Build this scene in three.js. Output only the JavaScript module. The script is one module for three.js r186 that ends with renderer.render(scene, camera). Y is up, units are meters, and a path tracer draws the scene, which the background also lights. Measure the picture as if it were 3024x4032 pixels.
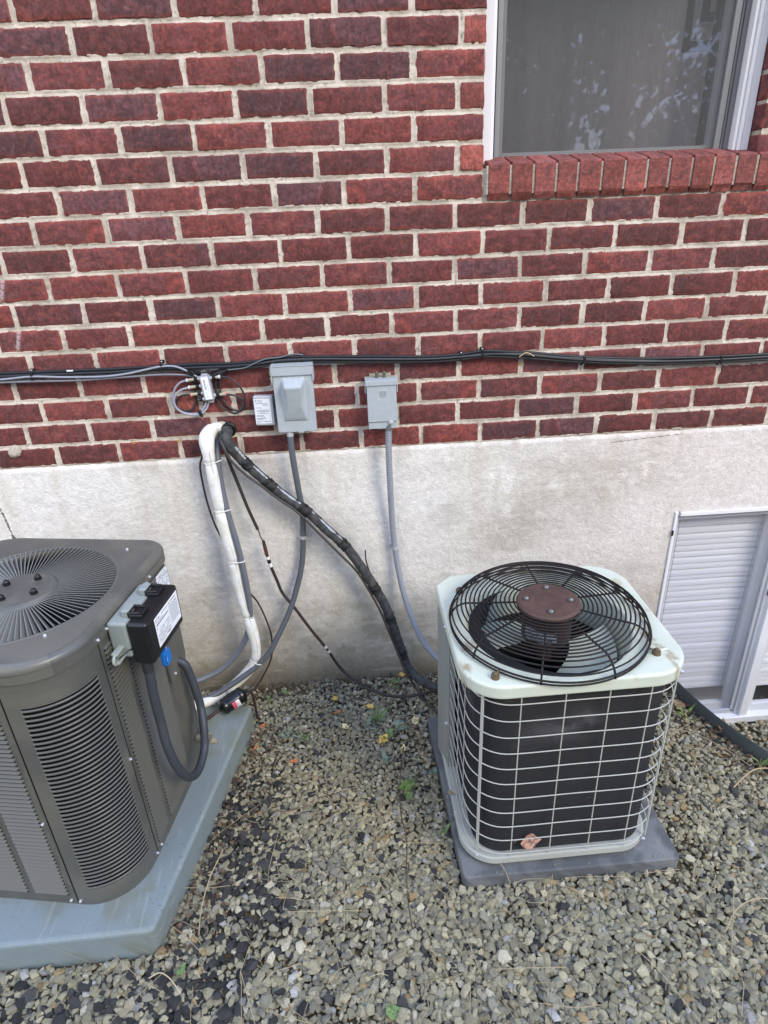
import * as THREE from 'three';
import { mergeGeometries, mergeVertices } from 'three/addons/utils/BufferGeometryUtils.js';
import { RoundedBoxGeometry } from 'three/addons/geometries/RoundedBoxGeometry.js';
import { ConvexGeometry } from 'three/addons/geometries/ConvexGeometry.js';

// ---------------------------------------------------------------- camera, sky, sun, exposure
const scene = new THREE.Scene();
const camera = new THREE.PerspectiveCamera(78.214, 3 / 4, 0.05, 400);
const EYE = new THREE.Vector3(0.88, 1.7273, 2.0419);
camera.position.copy(EYE);
camera.up.set(0.062803, 0.90052, -0.430255);
camera.lookAt(EYE.clone().add(new THREE.Vector3(0.041829, -0.433103, -0.900373)));
scene.add(camera);

const renderer = new THREE.WebGLRenderer({ antialias: true });
renderer.setSize(768, 1024);
renderer.toneMapping = THREE.LinearToneMapping;
renderer.toneMappingExposure = 2.25;
renderer.shadowMap.enabled = true;
renderer.shadowMap.type = THREE.PCFSoftShadowMap;

const SUN = new THREE.Vector3(0.62, 0.62, 0.62).normalize();
const clamp01 = (x) => Math.min(1, Math.max(0, x));
{ // soft summer sky: pale haze low down, clouds drifting over blue, no sun disc
  const w = 512, h = 256, d = new Float32Array(w * h * 4);
  for (let y = 0; y < h; y++) for (let x = 0; x < w; x++) {
    const v = (y + 0.5) / h, el = (v - 0.5) * Math.PI, az = (x / w) * Math.PI * 2;
    const up = Math.max(0, Math.sin(el)), hz = Math.exp(-up * 9.0);
    let r = 0.36 + 0.62 * hz, g = 0.55 + 0.43 * hz, b = 1.08 - 0.14 * hz;
    const dir = new THREE.Vector3(Math.cos(el) * Math.cos(az), Math.sin(el), Math.cos(el) * Math.sin(az));
    const c = 0.5 + 0.5 * Math.sin(dir.x * 5.1 + 3.14 + 1.3 * Math.sin(dir.z * 4.3 + 0.7)) * Math.sin(dir.y * 6.2 + 1.7 * Math.sin(dir.x * 3.1));
    const cl = clamp01((c - 0.4) * 2.6);
    r += (1.24 - r) * cl; g += (1.18 - g) * cl; b += (1.06 - b) * cl;
    const k = el < 0 ? 0.35 : 1.0, i = (y * w + x) * 4;
    d[i] = r * k; d[i + 1] = g * k; d[i + 2] = b * k; d[i + 3] = 1;
  }
  const sky = new THREE.DataTexture(d, w, h, THREE.RGBAFormat, THREE.FloatType);
  sky.mapping = THREE.EquirectangularReflectionMapping; sky.magFilter = THREE.LinearFilter; sky.needsUpdate = true;
  scene.background = sky; scene.environment = sky;
}
const sun = new THREE.DirectionalLight(new THREE.Color(1.0, 0.9, 0.74), 1.5);
sun.position.copy(SUN).multiplyScalar(12); sun.target.position.set(1, 0.6, 0.4);
sun.castShadow = true; sun.shadow.radius = 46; sun.shadow.mapSize.set(2048, 2048);
Object.assign(sun.shadow.camera, { left: -4, right: 4, top: 4, bottom: -4, near: 1, far: 30 });
scene.add(sun, sun.target);

// ---------------------------------------------------------------- helpers
function RNG(s) { return () => { s |= 0; s = s + 0x6d2b79f5 | 0; let t = Math.imul(s ^ s >>> 15, 1 | s); t = t + Math.imul(t ^ t >>> 7, 61 | t) ^ t; return ((t ^ t >>> 14) >>> 0) / 4294967296; }; }
const hash = (x, y, s) => { let n = Math.imul(x, 374761393) + Math.imul(y, 668265263) + Math.imul(s, 1442695041) | 0; n = Math.imul(n ^ n >>> 13, 1274126177); return ((n ^ n >>> 16) >>> 0) / 4294967296; };
function vn(x, y, s = 1, px = 0, py = 0) { // value noise, periodic when px / py are set
  let xi = Math.floor(x), yi = Math.floor(y); const fx = x - xi, fy = y - yi;
  const m = (a, p) => p ? ((a % p) + p) % p : a;
  const u = fx * fx * (3 - 2 * fx), v = fy * fy * (3 - 2 * fy);
  const a = hash(m(xi, px), m(yi, py), s), b = hash(m(xi + 1, px), m(yi, py), s), c = hash(m(xi, px), m(yi + 1, py), s), d = hash(m(xi + 1, px), m(yi + 1, py), s);
  return a + (b - a) * u + (c - a) * v + (a - b - c + d) * u * v;
}
function fbm(x, y, s, o = 4, px = 0, py = 0) { let t = 0, a = 0.5, n = 0; for (let i = 0; i < o; i++) { t += a * vn(x, y, s + i * 17, px, py); n += a; a *= 0.5; x *= 2; y *= 2; px *= 2; py *= 2; } return t / n; }
const clamp = (x, a = 0, b = 1) => Math.min(b, Math.max(a, x));
const sm = (a, b, x) => { const t = clamp((x - a) / (b - a)); return t * t * (3 - 2 * t); };
const mix = (a, b, t) => a + (b - a) * t;
const mix3 = (a, b, t) => [mix(a[0], b[0], t), mix(a[1], b[1], t), mix(a[2], b[2], t)];
const V = (x, y, z) => new THREE.Vector3(x, y, z);
const P3 = (l) => l.map((p) => V(...p));

// colour map (sRGB bytes from fn -> [r,g,b] 0..255) and single-channel map (fn -> 0..1)
function colorTex(w, h, fn, rep) {
  const d = new Uint8Array(w * h * 4);
  for (let y = 0; y < h; y++) for (let x = 0; x < w; x++) { const c = fn(x, y), i = (y * w + x) * 4; d[i] = clamp(c[0], 0, 255); d[i + 1] = clamp(c[1], 0, 255); d[i + 2] = clamp(c[2], 0, 255); d[i + 3] = 255; }
  const t = new THREE.DataTexture(d, w, h); t.colorSpace = THREE.SRGBColorSpace; return finish(t, rep);
}
function grayTex(w, h, fn, rep) {
  const d = new Uint8Array(w * h * 4);
  for (let y = 0; y < h; y++) for (let x = 0; x < w; x++) { const c = clamp(fn(x, y)) * 255, i = (y * w + x) * 4; d[i] = d[i + 1] = d[i + 2] = c; d[i + 3] = 255; }
  return finish(new THREE.DataTexture(d, w, h), rep);
}
function finish(t, rep) {
  t.wrapS = t.wrapT = THREE.RepeatWrapping; t.magFilter = THREE.LinearFilter; t.minFilter = THREE.LinearMipmapLinearFilter; t.generateMipmaps = true;
  if (rep) t.repeat.set(rep[0], rep[1]); t.needsUpdate = true; return t;
}
function canvasTex(w, h, draw) { const c = document.createElement('canvas'); c.width = w; c.height = h; draw(c.getContext('2d'), w, h); const t = new THREE.CanvasTexture(c); t.colorSpace = THREE.SRGBColorSpace; t.magFilter = THREE.LinearFilter; return t; }
function std(c, rough = 0.6, extra = {}) { return new THREE.MeshStandardMaterial({ color: Array.isArray(c) ? new THREE.Color().setRGB(c[0] / 255, c[1] / 255, c[2] / 255, THREE.SRGBColorSpace) : c, roughness: rough, ...extra }); }

// naming and bookkeeping
const taken = new Map();
function numbered(n) { const k = taken.get(n) ?? 0; taken.set(n, k + 1); return k ? n + '_' + String(k).padStart(3, '0') : n; }
function shadow(o) { o.castShadow = o.receiveShadow = true; return o; }
function thing(name, label, category, pos = [0, 0, 0], turn = 0, group) {
  const o = new THREE.Group(); o.name = numbered(name); o.position.set(...pos); o.rotation.y = turn; scene.add(o);
  o.userData = { label, category }; if (group) o.userData.group = group; return o;
}
function solo(name, geo, mat, label, category, group) { const o = shadow(new THREE.Mesh(geo, mat)); o.name = numbered(name); scene.add(o); o.userData = { label, category }; if (group) o.userData.group = group; return o; }
function part(name, geo, mat, parent, label) { const o = shadow(new THREE.Mesh(geo, mat)); o.name = numbered(name); parent.add(o); if (label) o.userData.label = label; return o; }
function struct(name, geo, mat, label) { const o = shadow(new THREE.Mesh(geo, mat)); o.name = numbered(name); scene.add(o); o.userData = { kind: 'structure', label }; return o; }

// geometry
const bx = (w, h, d, x = 0, y = 0, z = 0, r = 0) => { const g = r ? new RoundedBoxGeometry(w, h, d, 2, r) : new THREE.BoxGeometry(w, h, d); g.translate(x, y, z); return g; };
const cyl = (r0, r1, h, n = 20, x = 0, y = 0, z = 0) => { const g = new THREE.CylinderGeometry(r0, r1, h, n); g.translate(x, y, z); return g; };
const join = (l) => mergeGeometries(l.map((g) => { const q = g.index ? g.toNonIndexed() : g; for (const k of Object.keys(q.attributes)) if (!['position', 'normal', 'uv'].includes(k)) q.deleteAttribute(k); return q; }));
const curveOf = (pts, closed = false) => new THREE.CatmullRomCurve3(P3(pts), closed, 'centripetal');
function tube(pts, r, seg = 0, rad = 10, closed = false) { return new THREE.TubeGeometry(curveOf(pts, closed), seg || pts.length * 7, r, rad, closed); }
const dome = (g) => { const a = new THREE.SphereGeometry(1, 8, 6); return a; };
function capped(pts, r, seg = 0, rad = 10) { // tube with rounded ends
  const a = new THREE.SphereGeometry(r, rad, 6), b = a.clone(); a.translate(...pts[0]); b.translate(...pts[pts.length - 1]);
  return join([tube(pts, r, seg, rad), a, b]);
}
function sweep(pts, rf, seg, rad, bumpy = 0, seed = 1) { // tube whose radius follows rf(t, angle)
  const c = curveOf(pts), fr = c.computeFrenetFrames(seg, false), pos = [], uv = [], idx = [], L = c.getLength();
  for (let i = 0; i <= seg; i++) {
    const t = i / seg, p = c.getPointAt(t);
    for (let j = 0; j <= rad; j++) {
      const a = j / rad * Math.PI * 2, r = rf(t, a) * (1 + bumpy * (fbm(t * L * 60, Math.sin(a) * 2 + 5, seed, 3) - 0.5));
      const n = fr.normals[i], b = fr.binormals[i], x = Math.cos(a) * r, y = Math.sin(a) * r;
      pos.push(p.x + n.x * x + b.x * y, p.y + n.y * x + b.y * y, p.z + n.z * x + b.z * y); uv.push(t * L, j / rad);
    }
  }
  for (let i = 0; i < seg; i++) for (let j = 0; j < rad; j++) { const a = i * (rad + 1) + j, b = a + rad + 1; idx.push(a, b, a + 1, b, b + 1, a + 1); }
  const g = new THREE.BufferGeometry(); g.setAttribute('position', new THREE.Float32BufferAttribute(pos, 3)); g.setAttribute('uv', new THREE.Float32BufferAttribute(uv, 2)); g.setIndex(idx); g.computeVertexNormals();
  const nr = g.attributes.normal; // weld the seam
  for (let i = 0; i <= seg; i++) { const a = i * (rad + 1), b = a + rad, x = nr.getX(a) + nr.getX(b), y = nr.getY(a) + nr.getY(b), z = nr.getZ(a) + nr.getZ(b), l = Math.hypot(x, y, z) || 1; nr.setXYZ(a, x / l, y / l, z / l); nr.setXYZ(b, x / l, y / l, z / l); }
  return g;
}
function bandOn(pts, t, r, w, thick = 0.0012, seg = 18) { // a strap round a tube at parameter t
  const c = curveOf(pts), p = c.getPointAt(t), d = c.getTangentAt(t), g = new THREE.CylinderGeometry(r + thick, r + thick, w, seg, 1, false);
  g.applyQuaternion(new THREE.Quaternion().setFromUnitVectors(V(0, 1, 0), d)); g.translate(p.x, p.y, p.z); return g;
}
function between(a, b, r, n = 10, r2) { const A = V(...a), B = V(...b), g = new THREE.CylinderGeometry(r2 ?? r, r, A.distanceTo(B), n); g.applyQuaternion(new THREE.Quaternion().setFromUnitVectors(V(0, 1, 0), B.clone().sub(A).normalize())); const m = A.add(B).multiplyScalar(0.5); g.translate(m.x, m.y, m.z); return g; }
function roundRect4(w, d, q) { const s = new THREE.Shape(), a = w / 2, b = d / 2, [p, r, t, u] = q; s.moveTo(-a + p, -b); s.lineTo(a - r, -b); s.absarc(a - r, -b + r, r, -Math.PI / 2, 0); s.lineTo(a, b - t); s.absarc(a - t, b - t, t, 0, Math.PI / 2); s.lineTo(-a + u, b); s.absarc(-a + u, b - u, u, Math.PI / 2, Math.PI); s.lineTo(-a, -b + p); s.absarc(-a + p, -b + p, p, Math.PI, Math.PI * 1.5); return s; }
function extr(shape, depth, bevel = 0, seg = 2, curve = 12) { return new THREE.ExtrudeGeometry(shape, { depth: depth - 2 * bevel, bevelEnabled: bevel > 0, bevelThickness: bevel, bevelSize: bevel, bevelOffset: -bevel, bevelSegments: seg, curveSegments: curve }); }
function roundRect(w, d, r, x = 0, y = 0) { const s = new THREE.Shape(), a = x - w / 2, b = x + w / 2, c = y - d / 2, e = y + d / 2; s.moveTo(a + r, c); s.lineTo(b - r, c); s.absarc(b - r, c + r, r, -Math.PI / 2, 0); s.lineTo(b, e - r); s.absarc(b - r, e - r, r, 0, Math.PI / 2); s.lineTo(a + r, e); s.absarc(a + r, e - r, r, Math.PI / 2, Math.PI); s.lineTo(a, c + r); s.absarc(a + r, c + r, r, Math.PI, Math.PI * 1.5); return s; }

// ---------------------------------------------------------------- shared textures and materials
const fineGrain = grayTex(256, 256, (x, y) => 0.5 * fbm(x / 8, y / 8, 3, 3, 32, 32) + 0.5 * hash(x, y, 9));
const grainAt = (rx, ry) => { const t = fineGrain.clone(); t.repeat.set(rx, ry); t.needsUpdate = true; return t; };
const grime = grayTex(512, 512, (x, y) => clamp(0.66 + 0.5 * (fbm(x / 64, y / 64, 21, 5, 8, 8) - 0.5) + 0.12 * (hash(x, y, 4) - 0.5)));
const grimeAt = (rx, ry) => { const t = grime.clone(); t.repeat.set(rx, ry); t.needsUpdate = true; return t; };

// tones of painted metal with faint dust and wear
function mottled(c, amt, seed, n = 256, dust = null) {
  return colorTex(n, n, (x, y) => { const f = fbm(x / 32, y / 32, seed, 5, n / 32, n / 32) - 0.5, h = hash(x, y, seed) - 0.5, k = 1 + amt * (f * 1.6 + h * 0.5); const q = [c[0] * k, c[1] * k, c[2] * k]; if (dust) { const e = sm(0.52, 0.72, fbm(x / 40 + 9, y / 40, seed + 5, 5, 0, 0)); return mix3(q, dust, e * 0.35); } return q; });
}
const M = {
  grayPaint: std([255, 255, 255], 0.45, { map: mottled([166, 174, 177], 0.06, 31), bumpMap: grainAt(3, 3), bumpScale: 0.0003 }),
  rubber: std([34, 34, 36], 0.75), black: std([16, 17, 18], 0.5), darkCable: std([24, 25, 27], 0.55), coaxGrey: std([142, 146, 156], 0.5), coaxBlack: std([44, 42, 44], 0.5),
  zinc: std([190, 192, 194], 0.35, { metalness: 0.35 }), brass: std([182, 176, 150], 0.4, { metalness: 0.35 }), copperDull: std([92, 56, 42], 0.45, { metalness: 0.55 }), brownWire: std([58, 42, 38], 0.6),
  nylon: std([226, 226, 218], 0.5), white: std([226, 226, 226], 0.45), offWhite: std([214, 216, 218], 0.4), dark: std([12, 12, 13], 0.9), rust: std([230, 215, 210], 0.75, { map: mottled([86, 68, 59], 0.3, 77) }),
};

// ---------------------------------------------------------------- brick wall
const PITCH = 0.2032, COURSE = 0.0748, JH = 0.0144, JV = 0.0113, ROW_TOP = 2.187; // joint widths: upright, bed
const OFF = { 0: 0.015, 1: -0.013, 2: 0.009, 3: -0.012, 4: 0.01, 5: -0.013, 6: 0.004, 7: -0.011, 8: 0.005, 9: -0.015, 10: 0.01, 11: -0.011, 12: 0.022, 13: -0.011, 14: 0.018, 15: -0.005 };
const rowOff = (r) => (OFF[r] ?? (r % 2 ? -0.013 : 0.013)) + (((r % 2) + 2) % 2 ? PITCH / 2 : 0);
const WIN = { x0: 1.302, x1: 2.112, y0: ROW_TOP - 5 * COURSE, y1: ROW_TOP + 3 * COURSE };
const WALL = { x0: -0.78, x1: 2.98, y0: ROW_TOP - 16 * COURSE, y1: ROW_TOP + 4 * COURSE };

// atlas of brick faces: 6 x 8 tiles, each its own face
const TW = 340, TH = 128, COLS = 6, ROWS = 8;
const tileKind = (k) => k >= 40 ? 'bright' : k >= 36 ? 'sill' : k % 5 === 1 || k % 5 === 4 && k % 3 === 0 ? 'dark' : 'red';
const brickMaps = (() => {
  const cw = TW * COLS, ch = TH * ROWS, col = new Uint8Array(cw * ch * 4), hgt = new Uint8Array(cw * ch * 4);
  for (let ty = 0; ty < ROWS; ty++) for (let tx = 0; tx < COLS; tx++) {
    const k = ty * COLS + tx, kind = tileKind(k), r = RNG(k * 77 + 5), S = 100 + k * 31;
    const warm = r(), bright = 0.86 + 0.28 * r(), purple = kind === 'dark' ? 0.75 + 0.25 * r() : kind === 'red' ? 0.12 + 0.38 * r() : 0.05, rimW = 0.05 + 0.08 * r(), split = 0.2 + 0.6 * r(), splitAmt = r() < 0.45 ? 0.5 : 0;
    const A = kind === 'bright' || kind === 'sill' ? [146, 82, 72] : [mix(104, 119, warm), mix(53, 58, warm), mix(48, 52, warm)], B = [90, 60, 63], RIM = [132, 74, 66];
    for (let y = 0; y < TH; y++) for (let x = 0; x < TW; x++) {
      const u = x / TW, v = y / TH, X = u * 6.6, Y = v * 2.2;
      const n = fbm(X * 1.3, Y * 1.6, S, 5), n2 = fbm(X * 9, Y * 2.2, S + 50, 4), n3 = fbm(X * 5 + 2 * n, Y * 5, S + 90, 4), g = hash(x, y, S);
      const e = Math.min(u * 3.1, (1 - u) * 3.1, v, 1 - v) + (n3 - 0.5) * 0.09;
      const rim = 1 - sm(rimW * 0.4, rimW * 1.9, e);
      let pz = clamp(purple * (0.55 + 1.1 * n) + (splitAmt && u > split + (n3 - 0.5) * 0.12 ? 0.28 : 0) - rim * 0.75);
      let c = mix3(A, B, pz);
      c = mix3(c, RIM, rim * (kind === 'dark' ? 0.6 : 0.55));
      const sw = sm(0.58, 0.66, fbm(X * 1.6 + 3 * n2 * 0.3, Y * 2.6, S + 130, 3)); c = mix3(c, [142, 74, 60], sw * (kind === 'dark' ? 0.12 : 0.3)); { const bar = sm(0.6, 0.68, fbm(X * 2.4, Y * 0.35, S + 160, 3)); c = mix3(c, [128, 64, 54], bar * 0.35); } // fired smears
      const gr = sm(0.55, 0.8, fbm(X * 2.2, Y * 2.6, S + 210, 5)); c = mix3(c, [112, 84, 84], gr * 0.38 * (0.4 + pz)); // grey bloom
      const k2 = 0.86 + 0.2 * (n2 - 0.5) + 0.5 * (n3 - 0.4) + 0.12 * (g - 0.5) + 0.35 * (n - 0.5);
      c = [c[0] * k2 * 1.04 * bright, c[1] * k2 * bright, c[2] * k2 * bright];
      const spot = vn(X * 22, Y * 22, S + 300); if (spot > 0.955 && g > 0.25) c = mix3(c, [176, 142, 132], 0.75); // lime specks
      if ((kind === 'bright' || kind === 'sill') && vn(X * 18, Y * 18, S + 333) < 0.14) c = mix3(c, [58, 30, 30], 0.7);
      const lime = sm(0.62, 0.75, fbm(X * 4, Y * 6 + 3, S + 400, 4)) * (1 - sm(0.02, 0.09, e)) ; c = mix3(c, [190, 170, 158], lime * 0.55); // mortar haze at the arris
      if (k === 34 || k === 35) { const sx = u - 0.62 - 0.12 * (1 - v) - 0.03 * (n3 - 0.5), s = (1 - sm(0.012, 0.05, Math.abs(sx))) * sm(0.25, 0.6, n3 + 0.1); c = mix3(c, [198, 184, 184], s * 0.7); } // salt run
      const i = ((ty * TH + y) * cw + tx * TW + x) * 4; for (let q = 0; q < 3; q++) col[i + q] = clamp(c[q], 0, 255); col[i + 3] = 255;
      const hh = clamp(0.35 + 0.5 * n3 + 0.25 * (n2 - 0.5) + 0.22 * (g - 0.5)) * 255; hgt[i] = hgt[i + 1] = hgt[i + 2] = hh; hgt[i + 3] = 255;
    }
  }
  const a = new THREE.DataTexture(col, cw, ch); a.colorSpace = THREE.SRGBColorSpace; finish(a); return [a, finish(new THREE.DataTexture(hgt, cw, ch))];
})();
const brickMat = new THREE.MeshStandardMaterial({ map: brickMaps[0], bumpMap: brickMaps[1], bumpScale: 0.0016, roughness: 0.88 });

// one brick, front face at z = 0 with worn, uneven arrises; size w x h, depth d
function brickGeo(w, h, d, tile, seed, flipU) {
  const nx = w > 0.12 ? 14 : 7, ny = 6, r = RNG(seed * 131 + 7), pos = [], uv = [], idx = [];
  const tx = tile % COLS, ty = Math.floor(tile / COLS), span = w > 0.12 ? 1 : Math.max(0.36, w / 0.19);
  const uvOf = (u, v) => { const uu = 0.015 + 0.97 * (flipU ? 1 - u * span : u * span); return [(tx + uu) / COLS, (ty + 0.02 + 0.96 * v) / ROWS]; };
  const P = (i, j) => j * (nx + 1) + i, bow = (r() - 0.5) * 0.0015, tilt = (r() - 0.5) * 0.0016;
  for (let j = 0; j <= ny; j++) for (let i = 0; i <= nx; i++) {
    let u = i / nx, v = j / ny; if (i === 1) u = 0.0035 / w; if (i === nx - 1) u = 1 - 0.0035 / w; if (j === 1) v = 0.0035 / h; if (j === ny - 1) v = 1 - 0.0035 / h;
    let x = (u - 0.5) * w, y = (v - 0.5) * h, z = bow * (1 - Math.pow(2 * u - 1, 2)) + tilt * (u - 0.5) + (r() - 0.5) * 0.0007;
    const ex = i === 0 || i === nx, ey = j === 0 || j === ny;
    if (ex || ey) z -= 0.0018 + r() * r() * 0.0036; if (ex && ey) { z -= 0.0015; x *= 1 - 0.002 / w; y *= 1 - 0.002 / h; }
    if (ey) y += (r() - 0.5) * 0.0022; if (ex) x += (r() - 0.5) * 0.0024;
    pos.push(x, y, z); uv.push(...uvOf(u, v));
  }
  for (let j = 0; j < ny; j++) for (let i = 0; i < nx; i++) { const a = P(i, j), b = P(i + 1, j), c = P(i, j + 1), e = P(i + 1, j + 1); idx.push(a, b, e, a, e, c); }
  const ring = []; for (let i = 0; i < nx; i++) ring.push(P(i, 0)); for (let j = 0; j < ny; j++) ring.push(P(nx, j)); for (let i = nx; i > 0; i--) ring.push(P(i, ny)); for (let j = ny; j > 0; j--) ring.push(P(0, j));
  const base = pos.length / 3; ring.forEach((k, n) => { pos.push(pos[k * 3], pos[k * 3 + 1], -d); const [a, b] = [uv[k * 2], uv[k * 2 + 1]]; const cu = (tx + 0.5) / COLS, cv = (ty + 0.5) / ROWS; uv.push(a + (cu - a) * 0.5, b + (cv - b) * 0.6); });
  ring.forEach((k, n) => { const m = (n + 1) % ring.length; idx.push(k, base + n, base + m, k, base + m, ring[m]); });
  const g = new THREE.BufferGeometry(); g.setAttribute('position', new THREE.Float32BufferAttribute(pos, 3)); g.setAttribute('uv', new THREE.Float32BufferAttribute(uv, 2)); g.setIndex(idx);
  const f = g.toNonIndexed(); f.computeVertexNormals(); return mergeSmooth(f, 0.7);
}
function mergeSmooth(f, lim) { // smooth across faces that meet at a shallow angle
  const p = f.attributes.position, n = f.attributes.normal, map = new Map(), q = (v) => Math.round(v * 2e5);
  for (let i = 0; i < p.count; i++) { const k = q(p.getX(i)) + ',' + q(p.getY(i)) + ',' + q(p.getZ(i)); if (!map.has(k)) map.set(k, []); map.get(k).push(i); }
  const out = new Float32Array(p.count * 3);
  for (const l of map.values()) for (const i of l) { let x = 0, y = 0, z = 0; for (const j of l) if (n.getX(i) * n.getX(j) + n.getY(i) * n.getY(j) + n.getZ(i) * n.getZ(j) > lim) { x += n.getX(j); y += n.getY(j); z += n.getZ(j); } const L = Math.hypot(x, y, z); out[i * 3] = x / L; out[i * 3 + 1] = y / L; out[i * 3 + 2] = z / L; }
  f.setAttribute('normal', new THREE.BufferAttribute(out, 3)); return f;
}

const wall = thing('brick_wall', 'dark red brick house wall with pale weathered mortar joints above the stucco foundation', 'wall');
const hidden = [];
{
  const R = RNG(4242), reds = [], darks = []; for (let k = 0; k < 34; k++) (tileKind(k) === 'dark' ? darks : reds).push(k);
  let n = 0;
  const lay = (r, xa, xb, tile) => { // brick between the middles of its upright joints
    const w = xb - xa - JH, h = COURSE - JV, x = (xa + xb) / 2, y = ROW_TOP - (r + 0.5) * COURSE;
    if (w < 0.03) return;
    const darkRow = (r === 0 || r === -1 || r === 1) ? 0.4 : r < 6 ? 0.2 : r === 15 && x > 1.1 ? 0.5 : 0.09;
    const t = tile ?? (R() < darkRow ? darks[Math.floor(R() * darks.length)] : reds[Math.floor(R() * reds.length)]);
    const g = brickGeo(w, h, 0.09, t, n++, R() < 0.5); g.translate(0, 0, (R() - 0.5) * 0.0022);
    const rz = (R() - 0.5) * 0.008, px = x + (R() - 0.5) * 0.002, py = y + (R() - 0.5) * 0.002;
    if (x < -0.5 || x > 2.62 || r < -2) { g.rotateZ(rz); g.translate(px, py, 0); hidden.push(g); return; }
    const b = part('brick', g, brickMat, wall); b.position.set(px, py, 0); b.rotation.z = rz;
  };
  for (let r = -4; r <= 15; r++) {
    const o = rowOff(r), edges = [];
    for (let c = -5; c < 16; c++) { const x = c * PITCH + o; if (x > WALL.x0 - 0.2 && x < WALL.x1 + 0.2) edges.push(x + (R() - 0.5) * 0.003); }
    const inWin = r >= -3 && r <= 4, inSill = r === 5;
    for (let i = 0; i + 1 < edges.length; i++) {
      let a = Math.max(edges[i], WALL.x0), b = Math.min(edges[i + 1], WALL.x1); if (b - a < 0.045) continue;
      const isRed = R() < 0.5;
      if (inWin || inSill) {
        const L = WIN.x0 + JH / 2, Rr = WIN.x1 - JH / 2 + (inSill ? 0.062 : 0);
        if (a >= L - 0.04 && b <= Rr + 0.04) continue;
        if (a < L - 0.03 && b > L) { const t = L - a < 0.1 ? 40 + Math.floor(R() * 6) : undefined; lay(r, a, inSill ? L - 0.006 : L, t); if (b > Rr + 0.03) lay(r, Rr, b); continue; }
        if (b > Rr + 0.03 && a < Rr + 0.03) { lay(r, Rr, b, b - Rr < 0.1 ? 41 : undefined); continue; }
        if (a > L - 0.01 && b < Rr + 0.01) continue;
      }
      // small closers where the pipes go through the wall, and the salt-streaked bricks at far left
      if (r === 14 && a < 0.42 && b > 0.44 && b - a > 0.15) { lay(r, a, 0.413); continue; }
      if (r === 13 && a > 0.29 && a < 0.33) { lay(r, a, a + 0.098, 44); lay(r, a + 0.098, b); continue; }
      lay(r, a, b, (r === 7 || r === 8 || r === 9 || r === 10) && a < -0.12 && b > -0.2 ? (r % 2 ? 34 : 35) : undefined);
    }
  }
  if (hidden.length) { const o = part('brick', join(hidden), brickMat, wall); o.name = 'outer_brick'; o.userData.kind = 'stuff'; }

  // rowlock sill: bricks on edge, fronts proud of the wall, lower arris chamfered
  const xs = [1.312, 1.381, 1.448, 1.515, 1.578, 1.648, 1.717, 1.783, 1.849, 1.916, 1.982, 2.048, 2.112, 2.172];
  const sill = new THREE.Group(); sill.name = 'window_sill'; wall.add(sill); sill.userData.label = 'rowlock brick sill under the window';
  for (let i = 0; i < 13; i++) {
    const w = xs[i + 1] - xs[i] - 0.0075, rr = RNG(900 + i), s = new THREE.Shape(), j = () => (rr() - 0.5) * 0.003;
    const y0 = WIN.y0 - COURSE - 0.001, yt = 1.834; // side profile in (z, y)
    s.moveTo(-0.1, y0 + 0.006); s.lineTo(0.004, y0 + j()); s.lineTo(0.0105 + j(), y0 + 0.0115 + j()); s.lineTo(0.014 + j() * 0.6, y0 + 0.019); s.lineTo(0.013 + j() * 0.6, yt - 0.005); s.lineTo(0.009, yt); s.lineTo(-0.1, yt + 0.022);
    let g = new THREE.ExtrudeGeometry(s, { depth: w - 0.003, bevelEnabled: true, bevelThickness: 0.0015, bevelSize: 0.0015, bevelOffset: -0.0015, bevelSegments: 1, steps: 3 });
    g.rotateY(-Math.PI / 2); g.translate(w, 0, 0); // profile x becomes depth
    const p = g.attributes.position, u = g.attributes.uv, t = 36 + (i % 4), tx = t % COLS, ty = Math.floor(t / COLS);
    for (let k = 0; k < p.count; k++) { p.setX(k, p.getX(k) + 0.0006 * (hash(k, i, 3) - 0.5)); u.setXY(k, (tx + 0.04 + (i % 3) * 0.1 + 0.7 * clamp((p.getY(k) - y0 - p.getZ(k) * 0.6 + 0.02) / 0.15)) / COLS, (ty + 0.06 + 0.86 * clamp(p.getX(k) / 0.062)) / ROWS); }
    g.computeVertexNormals();
    part('brick', g, brickMat, sill).position.set(xs[i] + 0.004, 0, j());
  }
  // mortar sheet: tooled, weathered joints as real relief
  const st = 0.0042, X0 = WALL.x0 + 0.005, NX = Math.round((WALL.x1 - X0 - 0.005) / st), NY = Math.round((WALL.y1 - WALL.y0) / st), pos = new Float32Array((NX + 1) * (NY + 1) * 3), uv = new Float32Array((NX + 1) * (NY + 1) * 2), idx = [];
  for (let j = 0; j <= NY; j++) for (let i = 0; i <= NX; i++) {
    const x = X0 + i * st, y = WALL.y0 + j * st, k = j * (NX + 1) + i;
    const rf = (ROW_TOP - y) / COURSE, r = Math.floor(rf), fy = rf - r, db = Math.min(fy, 1 - fy) * COURSE; // distance to bed centre
    const o = rowOff(r), cx = (x - o) / PITCH, dh = Math.abs(cx - Math.round(cx)) * PITCH;
    const nb = fbm(x * 55, y * 55, 61, 3), nc = fbm(x * 130, y * 130, 67, 2), nl = fbm(x * 9, y * 9, 71, 3);
    const tb = clamp(db / (JV / 2)), th = clamp(dh / (JH / 2));
    const prof = db / JV < dh / JH ? tb * tb : th * th * 0.8 + 0.25 * Math.sin(dh * 900) * 0.3;
    let z = -0.0044 + 0.003 * prof + (nb - 0.5) * 0.0046 + (nc - 0.5) * 0.0024 + (nl - 0.5) * 0.003;
    if (Math.min(db / JV, dh / JH) > 0.75) z = Math.min(z, -0.003);
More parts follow.
